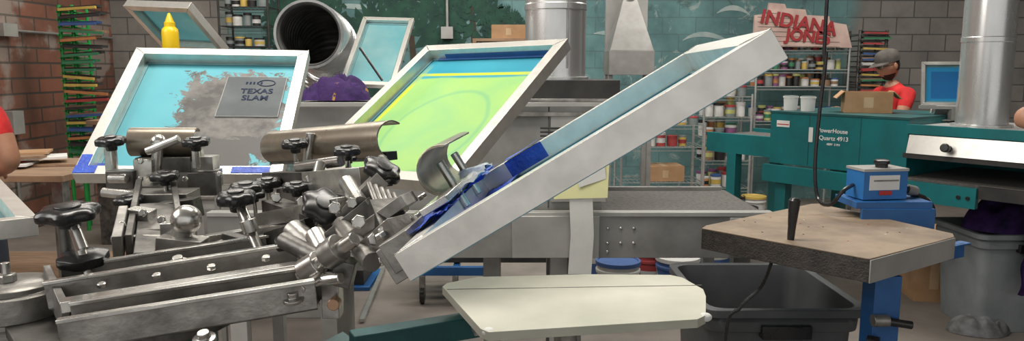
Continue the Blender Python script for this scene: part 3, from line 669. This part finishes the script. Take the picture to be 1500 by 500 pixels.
# ------------------------------------------------ teal dryer (right)
O=V((1.85,5.28,0));dx=V((.6,-.8,0));dy=V((.8,.6,0));TM=frameM(O,dx,dy,V((0,0,1)))
td=empty("textile_dryer");td.matrix_world=TM
mb=MB();I4=Matrix.Identity(4)
mb.bx(0,.96,0,.85,.93,1.285,TEALP);mb.bx(-.005,.965,-.006,.856,1.285,1.30,TEALD)
for x in(.30,.66): mb.bx(x-.002,x+.002,-.002,0,.94,1.28,TEALD)
mb.bx(.05,.15,-.004,0,1.19,1.235,PWHITE);mb.bx(.055,.145,-.005,-.004,1.205,1.212,REDP);mb.bx(.30,.33,-.004,0,1.10,1.20,PWHITE)
mb.bx(-.02,1.38,-.05,-.01,.80,.92,TEALP);mb.bx(.0,1.38,.82,.86,.80,.92,TEALP)
mb.bx(.96,2.3,-.02,.86,1.23,1.25,GREYL);mb.bx(.96,2.3,-.03,.0,1.205,1.262,TEALP);mb.bx(.96,2.3,.82,.86,.93,1.25,TEALP)
mb.prism([(.98,-.03,1.20),(2.3,-.03,1.20),(2.3,-.06,1.09),(.98,-.06,1.09)],(0,.02,0),ALU)
mb.bx(.96,2.3,-.055,.0,1.06,1.09,BLKM)
mb.bx(.9,2.0,.0,.82,.90,.935,RUB);mb.cyl((2.0,0,.885),(2.0,.82,.885),.05,RUB,n=24);mb.bx(1.38,2.02,-.03,0,.86,.93,BLKM)
for x in(1.29,1.34): mb.lathe((x,-.05,.86),(0,-1,0),[(.012,0),(.012,.01)],BLK,6)
mb.lathe((1.22,-.06,1.135),(0,-1,.2),[(.02,0),(.012,.01),(.012,.03),(.026,.035),(.026,.055),(.02,.06)],BLK,20)
for x in(.1,1.9): mb.bx(x-.04,x+.04,0,.08,0,.86,TEALP);mb.bx(x-.04,x+.04,.75,.83,0,.86,TEALP)
# infeed section
mb.bx(-.64,0,.10,.14,.95,1.10,TEALP);mb.bx(-.64,0,.70,.74,.95,1.10,TEALP);mb.bx(-.64,0,.14,.70,1.04,1.07,RUB);mb.cyl((-.62,.12,1.04),(-.62,.72,1.04),.035,RUB)
x=-.4;mb.bx(x-.04,x+.04,.10,.18,0,.95,TEALP);mb.bx(x-.04,x+.04,.66,.74,0,.95,TEALP)
mb.bx(-.4,.1,.12,.15,.45,.52,TEALP)
mb.obj("dryer_body",td,M=I4,bev=.003)
RT=Matrix.Rotation(math.pi/2,4,'X')
for s,x,z,sz in(("PowerHouse",.47,1.185,.040),("Quartz 4913",.48,1.135,.040),("480V  3 PH",.48,1.095,.020)): text("dryer_lettering",s,sz,TM@Matrix.Translation((x,-.003,z))@RT,PWHITE,td,.0005,.0006)
# duct on the dryer
mb=MB();c=V((W(1478,178,4.25).x,4.5,1.251))
mb.lathe(c,(0,0,1),[(.165,0),(.165,.012),(.14,.015),(.14,.5),(.144,.505),(.144,.53),(.14,.535),(.14,CZ-1.26)],DUCT,48);mb.obj("exhaust_duct")
# things on the dryer
def cbox(name,c,sx,sy,sz,rot,openf=True):
    mb=MB();R=Matrix.Rotation(math.radians(rot),3,'Z');c=V(c);t=.005
    mb.box(c+V((0,0,t/2)),(sx,sy,t),CARD,R)
    for ox,oy,a,b in((0,sy/2,sx,t),(0,-sy/2,sx,t),(sx/2,0,t,sy),(-sx/2,0,t,sy)): mb.box(c+R@V((ox,oy,sz/2)),(a,b,sz),CARD,R)
    if openf:
        for ox,oy,a,b,ax,an in((sx/2+.03,0,.07,sy,'Y',45),(-sx/2-.03,0,.07,sy,'Y',-45)):
            mb.box(c+R@V((ox,oy,sz-.02)),(a,b,t),CARD,R@Matrix.Rotation(math.radians(an),3,ax))
    else: mb.box(c+V((0,0,sz)),(sx,sy,t),CARD,R);mb.box(c+V((0,0,sz+.003)),(.05,sy,.001),CARDT,R)
    mb.box(c+R@V((.0,-sy/2-.003,sz*.5)),(.06,.001,sz*.5),CARDT,R)
    mb.obj(name)
cbox("cardboard_box",V((W(1268,165,5.08).x,5.08,1.301)),.29,.22,.14,-18)
Mx=W(1350,146,4.85);M2=W(1435,148,4.75)
eb=(M2-Mx);eb.z=0;eb.normalize();sn=V((0,0,1)).cross(eb);e2=(V((0,0,1))*.97+sn*.24).normalized();Mx.z=1.36
screen(Mx,eb,e2,.385,.29,SF,rw=.02,h=.025,fr=ALU2)
mb=MB();b=Mx+eb*.19+sn*.09;mb.beam(b+V((0,0,-.10)),Mx+eb*.19+sn*.0+V((0,0,.0)),.2,.01,GREYP);mb.box(V((b.x,b.y,1.266)),(.25,.2,.01),GREYP);mb.box(Mx+eb*.19+V((0,0,-.012)),(.40,.05,.02),GREYP,Matrix.Rotation(math.atan2(eb.y,eb.x),3,'Z'));mb.box(Mx+eb*.19+V((0,0,-.055)),(.05,.05,.08),GREYP);mb.obj("screen_stand")
mb=MB();random.seed(3)
for i in range(14):
    q=WZ(random.uniform(1345,1425),random.uniform(166,173),1.264)
    k=random.choice([0,1]);m=random.choice([BLK,PWHITE,GREENP,PAL[3],STEEL,YEL])
    if k: mb.lathe(q,(0,0,1),[(.012,0),(.012,.04),(.006,.05)],m,12)
    else: mb.box(q+V((0,0,.012)),(.07,.03,.022),m,Matrix.Rotation(random.random()*3,3,'Z'))
mb.obj("hand_tools")
for px in(1160,1192):
    mb=MB();q=TM@V((.06+(px-1160)*.0042,.14,1.301));mb.lathe(q,(0,0,1),[(.045,0),(.05,.09),(.054,.09),(.054,.10),(.05,.10)],PWHITE,20);mb.lathe(q+V((0,0,.101)),(0,0,1),[(.048,0),(.048,.004)],PAL[9],20);mb.obj("paint_cup")
# ------------------------------------------------ shelving
def shelf(name,px0,px1,Y,D,levels,mat,zt=None):
    x0,x1=W(px0,150,Y).x,W(px1,150,Y).x;zs=[W(750,py,Y).z for py in levels];zs=[z for z in zs if z>.05]
    top=zt or max(zs)+.03;mb=MB()
    for x in(x0,x1):
        for y in(Y,Y+D): mb.cyl((x,y,0),(x,y,top),.013,mat,n=8)
    for z in zs:
        for y in(Y,Y+D):
            mb.beam((x0,y,z),(x1,y,z),.008,.008,mat);mb.beam((x0,y,z-.035),(x1,y,z-.035),.006,.006,mat)
        for x in(x0,x1): mb.beam((x,Y,z),(x,Y+D,z),.008,.008,mat)
        n=int((x1-x0)/.045)
        for i in range(1,n): x=x0+(x1-x0)*i/n;mb.beam((x,Y-.002,z+.001),(x,Y+D,z+.001),.004,.004,mat)
    mb.obj(name);return x0,x1,zs
CHR=pm("chrome_wire",(.6,.6,.58),None,9,.3,.6)
def jars(name,rows,seed,pal=PAL,stack=0):
    random.seed(seed);mb=MB()
    for (x0,x1,y,z,rmin,rmax,hmin,hmax) in rows:
        x=x0
        while x<x1:
            r=random.uniform(rmin,rmax);h=random.uniform(hmin,hmax);x+=r
            if x+r>x1:break
            yy=y+random.uniform(-.02,.03);zz=z
            for s_ in range(2 if random.random()<stack else 1):
                b=random.choice(pal);l=random.choice(pal)
                mb.lathe((x,yy,zz),(0,0,1),[(r*.93,0),(r*.96,h*.8),(r*.9,h*.84)],b,12);mb.lathe((x,yy,zz+h*.82),(0,0,1),[(r*1.0,0),(r*1.0,h*.16),(r*.9,h*.18)],l,12)
                if random.random()<.5: mb.lathe((x,yy,zz+h*.25),(0,0,1),[(r*.975,0),(r*.975,h*.35)],random.choice(pal),12)
                zz+=h*1.0
            x+=r+random.uniform(.001,.012)
    mb.obj(name)
MIX=[PAL[i] for i in(0,1,2,3,4,5,6,7,8,9,10,11,0,1,9,2)]
Y=8.2;x0,x1,zs=shelf("wire_shelving",1106,1240,Y,.45,(74,102,127,178,225),CHR)
jars("paint_jars",[(x0+.03,x1-.02,Y+.1,z+.004,.03,.055,.08,.14) for z in zs]+[(x0+.03,x1-.02,Y+.32,z+.004,.035,.05,.12,.17) for z in zs],11,MIX)
x0,x1,zs=shelf("wire_shelving",1032,1102,8.0,.45,(142,172,203,236,276),CHR)
jars("paint_jars",[(x0+.02,x1-.02,8.1,z+.004,.04,.065,.10,.17) for z in zs]+[(x0+.02,x1-.02,8.32,z+.004,.04,.06,.14,.2) for z in zs],12,MIX)
Y=7.3;x0,x1,zs=shelf("wire_shelving",912,1034,Y,.45,(184,216,268),CHR)
jars("paint_jars",[(x0+.45,x1-.02,Y+.1,zs[0]+.004,.04,.06,.08,.14),(x0+.03,x1-.1,Y+.1,zs[1]+.004,.04,.06,.1,.16),(x0+.02,x0+.4,Y+.3,zs[0]+.004,.05,.08,.05,.1)],13,[PAL[i] for i in(0,1,9,3,0,4)])
cbox("cardboard_box",(W(975,262,Y).x,Y+.2,zs[2]+.006),.38,.3,.15,3,False)
cbox("cardboard_box",(W(745,57,8.5).x,8.57,W(745,57,8.5).z+.002),.38,.3,.15,0,False)
mb=MB();q=W(745,57,8.5);mb.bx(q.x-.4,q.x+.4,8.35,8.8,q.z-.03,q.z,WOOD)
for a in(-.38,.38):
    for b in(8.37,8.78): mb.bx(q.x+a-.02,q.x+a+.02,b-.02,b+.02,0,q.z-.03,WOOD)
mb.obj("wood_shelf")
Y=8.3;x0,x1,zs=shelf("steel_shelving",327,398,Y,.4,(10,38,68,110),BLKM,zt=2.75)
jars("paint_jars",[(x0+.03,x1-.02,Y+.1,z+.004,.035,.06,.08,.17) for z in zs],14,[PAL[i] for i in(0,2,2,2,4,9,1)])
random.seed(8)
for px,y in((1048,7.6),(1074,7.5),(1105,7.5),(1052,7.0),(1092,6.9)): bucket(W(px,270,y).x,y,.12,.30,random.choice([PAL[0],PAL[9],PAL[11]]),random.choice([PAL[2],PAL[3],PAL[4]]))
# shop sign
SG=pm("sign_board",(.62,.46,.40),(.46,.32,.28),6,.8);SR=pm("sign_red",(.36,.03,.035),None,9,.7)
sg=empty("wall_sign");mb=MB();yS=8.1
poly=[W(*p,yS) for p in((1103,68),(1106,22),(1125,20),(1127,4),(1150,6),(1152,12),(1180,14),(1182,22),(1215,24),(1216,32),(1240,36),(1248,70))]
mb.prism(poly,(0,.04,0),SG)
for i in range(8):
    y=14+i*7;a=W(1110,y+4,yS-.001);b=W(1140+min(90,i*16),y+6,yS-.001);mb.beam(a,b,.002,.005,STEELD)
mb.obj("board",sg)
a=W(1112,34,yS);b=W(1236,56,yS);ang=math.atan2(b.z-a.z,b.x-a.x)
Mt=Matrix.Translation(W(1170,34,yS-.012))@Matrix.Rotation(math.pi/2,4,'X')@Matrix.Rotation(ang,4,'Z')
text("sign_text","INDIANA",.20,Mt,SR,sg,.006,.006)
Mt=Matrix.Translation(W(1184,54,yS-.012))@Matrix.Rotation(math.pi/2,4,'X')@Matrix.Rotation(ang*.6,4,'Z')
text("sign_text_2","JONES",.17,Mt,SR,sg,.006,.006)
# squeegee racks
def rack(name,px0,px1,py0,py1,Y,n,post,cols,seed,poles):
    random.seed(seed);mb=MB();x0,x1=W(px0,100,Y).x,W(px1,100,Y).x;z1=W(750,py0,Y).z;z0=max(.02,W(750,py1,Y).z);dz=(z1-z0)/(n-1)
    for x in poles:
        X=x0+(x1-x0)*x;mb.cyl((X,Y,0),(X,Y,z1+.03),.018,post,n=8);mb.cyl((X,Y+.25,0),(X,Y+.25,z1+.03),.014,post,n=8)
    for i in range(n):
        z=z0+dz*i;mb.beam((x0,Y,z-dz*.5),(x0+(x1-x0)*max(poles),Y,z-dz*.5),.012,.018,post)
        for x in poles: X=x0+(x1-x0)*x;mb.beam((X,Y-.05,z-dz*.5),(X,Y+.28,z-dz*.5),.012,.012,post)
        L=(x1-x0)*random.uniform(.6,.95);X=x0+.03+L/2;c=random.choice(cols);R=Matrix.Rotation(math.radians(random.uniform(-5,5)),3,'Y')
        mb.box((X,Y+.02,z+dz*.12),(L,.10,dz*.34),random.choice([WOOD,BLKM,STEELD,BLKM,c]),R);mb.box((X,Y-.045,z-dz*.08),(L,.03,dz*.34),c,R)
    mb.obj(name)
cols=[PAL[3],PAL[3],PAL[8],PAL[4],PAL[0],PAL[6],PAL[5],BLKM]
rack("squeegee_rack",92,158,12,222,7.2,20,GREENP,cols,5,(.02,.30))
rack("squeegee_rack",1256,1300,48,132,8.3,12,STEELD,cols,6,(.02,.9))
# exhaust hood grey
mb=MB();Y=6.6;p=W(925,110,Y);q=W(925,74,Y);w1=.20
mb.bx(p.x-w1,p.x+w1,Y,Y+.4,p.z,q.z,GREYP)
zt=W(750,-5,Y).z
top=[V((p.x-w1*.97,Y,q.z)),V((p.x+w1*.97,Y,q.z)),V((p.x+w1*.97,Y+.4,q.z)),V((p.x-w1*.97,Y+.4,q.z))]
ap=[V((p.x-.06,Y+.16,zt)),V((p.x+.06,Y+.16,zt)),V((p.x+.06,Y+.24,zt)),V((p.x-.06,Y+.24,zt))]
mb.add(top+ap,[(0,1,5,4),(1,2,6,5),(2,3,7,6),(3,0,4,7),(4,5,6,7),(3,2,1,0)],GREYP)
mb.bx(p.x-w1*.95,p.x+w1,Y+.38,Y+.42,q.z,zt+.5,GREYL);mb.cyl((p.x,Y+.2,zt-.02),(p.x,Y+.2,CZ),.06,DUCT,n=24)
for a in(-w1,w1-.04):
    for b in(.05,.31): mb.bx(p.x+a,p.x+a+.04,Y+b,Y+b+.04,0,p.z,GREYP)
mb.obj("exhaust_hood",bev=.003)
# pipes and boxes
mb=MB();x=W(1432,60,8.9).x;mb.cyl((x,8.9,1.7),(x,8.9,CZ),.055,REDP);mb.bx(x-.08,x+.08,8.86,9.0,1.68,1.74,REDP);mb.obj("red_pipe")
mb=MB();q=W(655,48,8.93);mb.bx(q.x-.07,q.x+.07,8.9,8.98,q.z-.07,q.z+.07,GREYL);mb.cyl((q.x,8.96,q.z),(q.x,8.96,CZ),.015,GREYL,n=8);mb.obj("outlet_box")
mb=MB();X=LX+.03;z=W(750,180,6.9).z;mb.bx(LX+.002,LX+.09,6.98,7.14,z-.12,z+.1,GREYL);mb.cyl((X,7.06,z),(X,7.06,.0),.013,GREYP,n=8);mb.obj("electrical_box")
mb=MB();z=W(750,45,7.2).z;mb.bx(LX+.002,LX+.1,6.95,7.15,z-.06,z+.06,GREYL);mb.cyl((LX+.03,-2,z),(LX+.03,BY-.05,z),.013,GREYP,n=8);mb.obj("conduit_pipe")
# work table left
mb=MB();mb.bx(-3.6,-2.30,3.74,4.5,1.02,1.055,WOOD)
for x in(-3.55,-2.35):
    for y in(3.8,4.45): mb.bx(x-.03,x+.03,y-.03,y+.03,0,1.02,STEEL)
mb.bx(-3.55,-2.35,3.8,4.45,.45,.48,WOOD);mb.obj("work_table",bev=.003)
mb=MB();c=V((-2.75,4.1,1.056));random.seed(2)
for i in range(6): mb.box(c+V((random.uniform(-.2,.2),random.uniform(-.1,.1),.007+i*.0122)),(.3,.2,.012),random.choice([WOOD,REDP,PWHITE,CARD]),Matrix.Rotation(random.random(),3,'Z'))
mb.obj("paper_stack")
mb=MB();mb.bx(-2.1,-1.2,4.6,5.1,0,.78,GREYL);mb.bx(-2.12,-1.18,4.58,5.12,.78,.8,STEEL)
for x in(-1.95,-1.5): mb.bx(x,x+.4,4.59,4.6,.1,.72,GREYP);mb.bx(x+.34,x+.36,4.57,4.59,.35,.5,STEELB)
mb.obj("steel_cabinet",bev=.003)
mb=MB();mb.bx(-3.75,-2.6,6.6,7.1,0,1.1,STEELD);mb.bx(-3.78,-2.55,6.55,7.13,1.1,1.14,WOOD);mb.obj("storage_counter",bev=.004)
# boxes under the dryer
cbox("cardboard_box",(W(1362,440,5.0).x,5.08,0),.24,.3,.36,-8,False)
cbox("cardboard_box",(W(1392,436,5.15).x,5.4,0),.16,.25,.42,5,False)
mb=MB();c=WZ(1412,474,.0);c.y-=.14;heap(mb,c,.19,.12,.12,RAG,5,32,2.6);mb.obj("crumpled_rag",ang=80)
mb=MB();c=V((3.12,4.55,.60));heap(mb,c,.26,.2,.24,PURP,9,28,2.2)
vs=[];n=14
for j in range(n+1):
    for i in range(n+1):
        x=3.0+.3*i/n;z=.70-.42*j/n;vs.append(V((x,4.24+.03*math.sin(i*1.3)+.015*math.sin(j*.9+i*.5)-.03*(1-j/n),z-.03*math.sin(i*.9))))
mb.add(vs,[(j*(n+1)+i,j*(n+1)+i+1,(j+1)*(n+1)+i+1,(j+1)*(n+1)+i) for j in range(n) for i in range(n)],PURP);mb.obj("purple_cloth",ang=80)
mb=MB();a=WZ(530,470,.02);b=WZ(562,392,.02);mb.beam(a,b,.03,.02,ALU2);mb.obj("metal_rod")
mb=MB();a=WZ(500,415,0);mb.bx(a.x-.25,a.x+.25,a.y-.2,a.y+.3,0,.03,BLUEP);mb.bx(a.x-.2,a.x+.2,a.y-.15,a.y+.25,.03,.14,BLKM);mb.obj("foot_pedal_base",bev=.004)
# ------------------------------------------------ people
def person(name,loc,yaw,J,cloth,head_yaw=0,head_pitch=0,cap=True,scale=1):
    root=empty(name);M=Matrix.Translation(loc)@Matrix.Rotation(math.radians(yaw),4,'Z')@Matrix.Scale(scale,4);root.matrix_world=M
    D=dict(pel=(0,0,.95),sp=(0,.01,1.12),ch=(0,.01,1.30),nb=(0,.01,1.45),nt=(0,-.01,1.53),
      hl=(.095,0,.91),kl=(.10,-.02,.50),al=(.10,.02,.09),tl=(.11,-.14,.035),hr=(-.095,0,.91),kr=(-.10,-.02,.50),ar=(-.10,.02,.09),tr=(-.11,-.14,.035),
      sl=(.17,.01,1.41),el=(.23,.03,1.13),wl=(.22,-.16,.98),sr=(-.17,.01,1.41),er=(-.23,.03,1.13),wr=(-.22,-.16,.98),
      ml=(.20,.02,1.27),mr=(-.20,.02,1.27));D.update(J)
    D['ml']=tuple(.5*(a+b) for a,b in zip(D['sl'],D['el']));D['mr']=tuple(.5*(a+b) for a,b in zip(D['sr'],D['er']))
    rad=dict(pel=(.15,.11),sp=(.135,.10),ch=(.155,.115),nb=(.075,.07),nt=(.052,.055),hl=(.09,.09),kl=(.06,.06),al=(.04,.045),tl=(.035,.03),sl=(.068,.062),ml=(.055,.055),el=(.042,.042),wl=(.027,.03))
    for k in list(rad):
        if k.endswith('l') and k not in('pel',): rad[k[:-1]+'r']=rad[k]
    E=[('pel','sp','s'),('sp','ch','s'),('ch','nb','s'),('nb','nt','k'),('pel','hl','p'),('hl','kl','p'),('kl','al','p'),('al','tl','b'),('pel','hr','p'),('hr','kr','p'),('kr','ar','p'),('ar','tr','b'),
       ('ch','sl','s'),('sl','ml','s'),('ml','el','k'),('el','wl','k'),('ch','sr','s'),('sr','mr','s'),('mr','er','k'),('er','wr','k')]
    ks=list(D);me=bpy.data.meshes.new("sk");me.from_pydata([D[k] for k in ks],[(ks.index(a),ks.index(b)) for a,b,_ in E],[])
    o=bpy.data.objects.new("sk",me);scene.collection.objects.link(o);o.modifiers.new("s","SKIN")
    sv=me.skin_vertices[0].data
    for i,k in enumerate(ks): sv[i].radius=rad[k];sv[i].use_root=(k=='pel')
    o.modifiers.new("u","SUBSURF").levels=2
    bpy.context.view_layer.update();m2=bpy.data.meshes.new_from_object(o.evaluated_get(bpy.context.evaluated_depsgraph_get()));bpy.data.objects.remove(o)
    m2.materials.clear();mats={'s':cloth,'k':SKIN,'p':DENIM,'b':BLK};idx={}
    for i,(k,m) in enumerate(mats.items()): m2.materials.append(m);idx[k]=i
    for p in m2.polygons:
        c=p.center;best=None
        for a,b,l in E:
            A=V(D[a]);B=V(D[b]);t=max(0,min(1,(c-A).dot(B-A)/(B-A).length_squared));ra=rad[a][0]*(1-t)+rad[b][0]*t
            dd=(c-A.lerp(B,t)).length/ra
            if best is None or dd<best[0]: best=(dd,l,t,a)
        l=best[1]
        if l=='k' and best[3]=='nb' and best[2]<.3: l='s'
        p.material_index=idx[l];p.use_smooth=True
    ob=bpy.data.objects.new("body",m2);scene.collection.objects.link(ob);ob.parent=root
    for side,sg_ in(('l',1),('r',-1)):
        wv=V(D['w'+side]);ev=V(D['e'+side]);d=(wv-ev).normalized();a=d.cross(V((0,0,1))).normalized();nrm=a.cross(d)
        mb=MB();pc_=wv+d*.05;mb.sph(pc_,.05,SKIN,(1.05,.8,.35),14,8,Matrix((d,a,nrm)).transposed())
        for i,(off,L) in enumerate(((-.030,.062),(-.010,.075),(.010,.070),(.029,.055))):
            b0=wv+d*.078+a*off;p1=b0+d*L*.45-nrm*.006;p2=p1+d*L*.32-nrm*.018;p3=p2+d*L*.2-nrm*.022
            mb.tube([b0,p1,p2,p3],[.0095,.009,.008,.006],SKIN,8)
        th=wv+d*.03-a*.03*sg_;mb.tube([th,th+d*.03-a*.025*sg_-nrm*.008,th+d*.055-a*.03*sg_-nrm*.02],[.012,.010,.007],SKIN,8)
        mb.obj("hand_"+side,root,M=I4)
    mb=MB();hc=V(D['nt'])+V((0,-.012,.125));RH=Matrix.Rotation(math.radians(head_yaw),3,'Z')@Matrix.Rotation(math.radians(head_pitch),3,'X')
    nu,nv=32,24;vs=[];fs=[];mk=[]
    for j in range(nv+1):
        ph=math.pi*j/nv
        for i in range(nu):
            t=2*math.pi*i/nu;x=math.sin(ph)*math.sin(t);y=-math.sin(ph)*math.cos(t);z=math.cos(ph)
            w_=.076*(1-.28*max(0,-z)**1.4);dp=.096*(1-.22*max(0,-z)**1.5 if y>0 else 1-.06*max(0,-z))
            p=V((x*w_,y*dp,z*.122))
            if y<-.3:
                fx=abs(x)
                if fx<.22: p.y-=.022*max(0,1-fx/.2)*max(0,1-abs(z+.12)/.26)
                p.y+=.008*math.exp(-((fx-.42)/.16)**2-((z-.10)/.12)**2)
                p.y-=.006*math.exp(-(fx/.3)**2-((z+.48)/.09)**2)
                p.y-=.010*math.exp(-(fx/.3)**2-((z+.82)/.14)**2)
            vs.append(hc+RH@p);mk.append((x,y,z))
    for j in range(nv):
        for i in range(nu): fs.append((j*nu+i,j*nu+(i+1)%nu,(j+1)*nu+(i+1)%nu,(j+1)*nu+i))
    for f in fs:
        x,y,z=[sum(mk[k][q] for k in f)/4 for q in range(3)]
        hair=(z>.45) or (y>.25 and z>-.35)
        beard=y<.1 and -.98<z<-.52 and not(abs(x)<.22 and z>-.60) and z<-.62+.25*abs(x)
        mb.add([vs[k] for k in f],[(0,1,2,3)],HAIR if hair or beard else SKIN)
    for s_ in(1,-1):
        mb.sph(hc+RH@V((.077*s_,.008,-.005)),.03,SKIN,(.35,.6,1),10,8,RH);mb.sph(hc+RH@V((.031*s_,-.083,.013)),.0115,PWHITE,nu=10,nv=8);mb.sph(hc+RH@V((.031*s_,-.092,.013)),.005,BLK,nu=8,nv=6)
        mb.box(hc+RH@V((.031*s_,-.094,.034)),(.036,.008,.006),HAIR,RH);mb.beam(hc+RH@V((.06*s_,-.09,.015)),hc+RH@V((.078*s_,.01,.01)),.003,.004,BLK)
        mb.tube([hc+RH@V((.031*s_+.02*math.cos(t),-.101,.013+.016*math.sin(t))) for t in[2*math.pi*i/12 for i in range(13)]],.0018,BLK,6)
    mb.box(hc+RH@V((0,-.098,-.058)),(.036,.006,.004),REDP,RH)
    if cap:
        pr=[(.0865,.0),(.0870,.03),(.083,.06),(.070,.088),(.045,.106),(.012,.113)]
        n=28;vs=[]
        for r,h in pr:
            for i in range(n): t=2*math.pi*i/n;vs.append(hc+RH@V((r*.98*math.cos(t),r*1.2*math.sin(t)+.002,h*.92+.034)))
        f2=[(j*n+i,j*n+(i+1)%n,(j+1)*n+(i+1)%n,(j+1)*n+i) for j in range(len(pr)-1) for i in range(n)]+[tuple((len(pr)-1)*n+i for i in range(n))]
        mb.add(vs,f2,CAPM);vv=[];m=12
        for k,(rr,dz) in enumerate(((1,0),(1.75,-.018))):
            for i in range(m+1): t=math.radians(-155+130*i/m);vv.append(hc+RH@V((.084*math.cos(t),.10*math.sin(t)*(rr if rr==1 else 1+.72*(-math.sin(t))),.045+dz)))
        mb.add(vv,[(i,i+1,m+2+i,m+1+i) for i in range(m)],CAPM);mb.add([v+V((0,0,.004)) for v in vv],[(i,i+1,m+2+i,m+1+i) for i in range(m)],CAPM)
    mb.obj("head",root,M=I4,ang=80);return root
c=W(1309,120,6.15)
person("standing_man",(c.x,6.15,0),-78,dict(el=(.22,-.10,1.16),wl=(.15,-.34,1.22),er=(-.23,-.08,1.17),wr=(-.14,-.36,1.25),nt=(0,-.05,1.495)),RED,0,16)
person("worker",(-2.49,3.3,0),180,dict(sr=(-.17,.01,1.42),er=(-.26,.03,1.18),wr=(0,-.22,1.10)),RED,0,0,False)
person("shop_visitor",(2.29,2.9,0),0,dict(er=(-.31,.0,1.41),wr=(-.12,-.17,1.34)),DENIM,0,0,False)
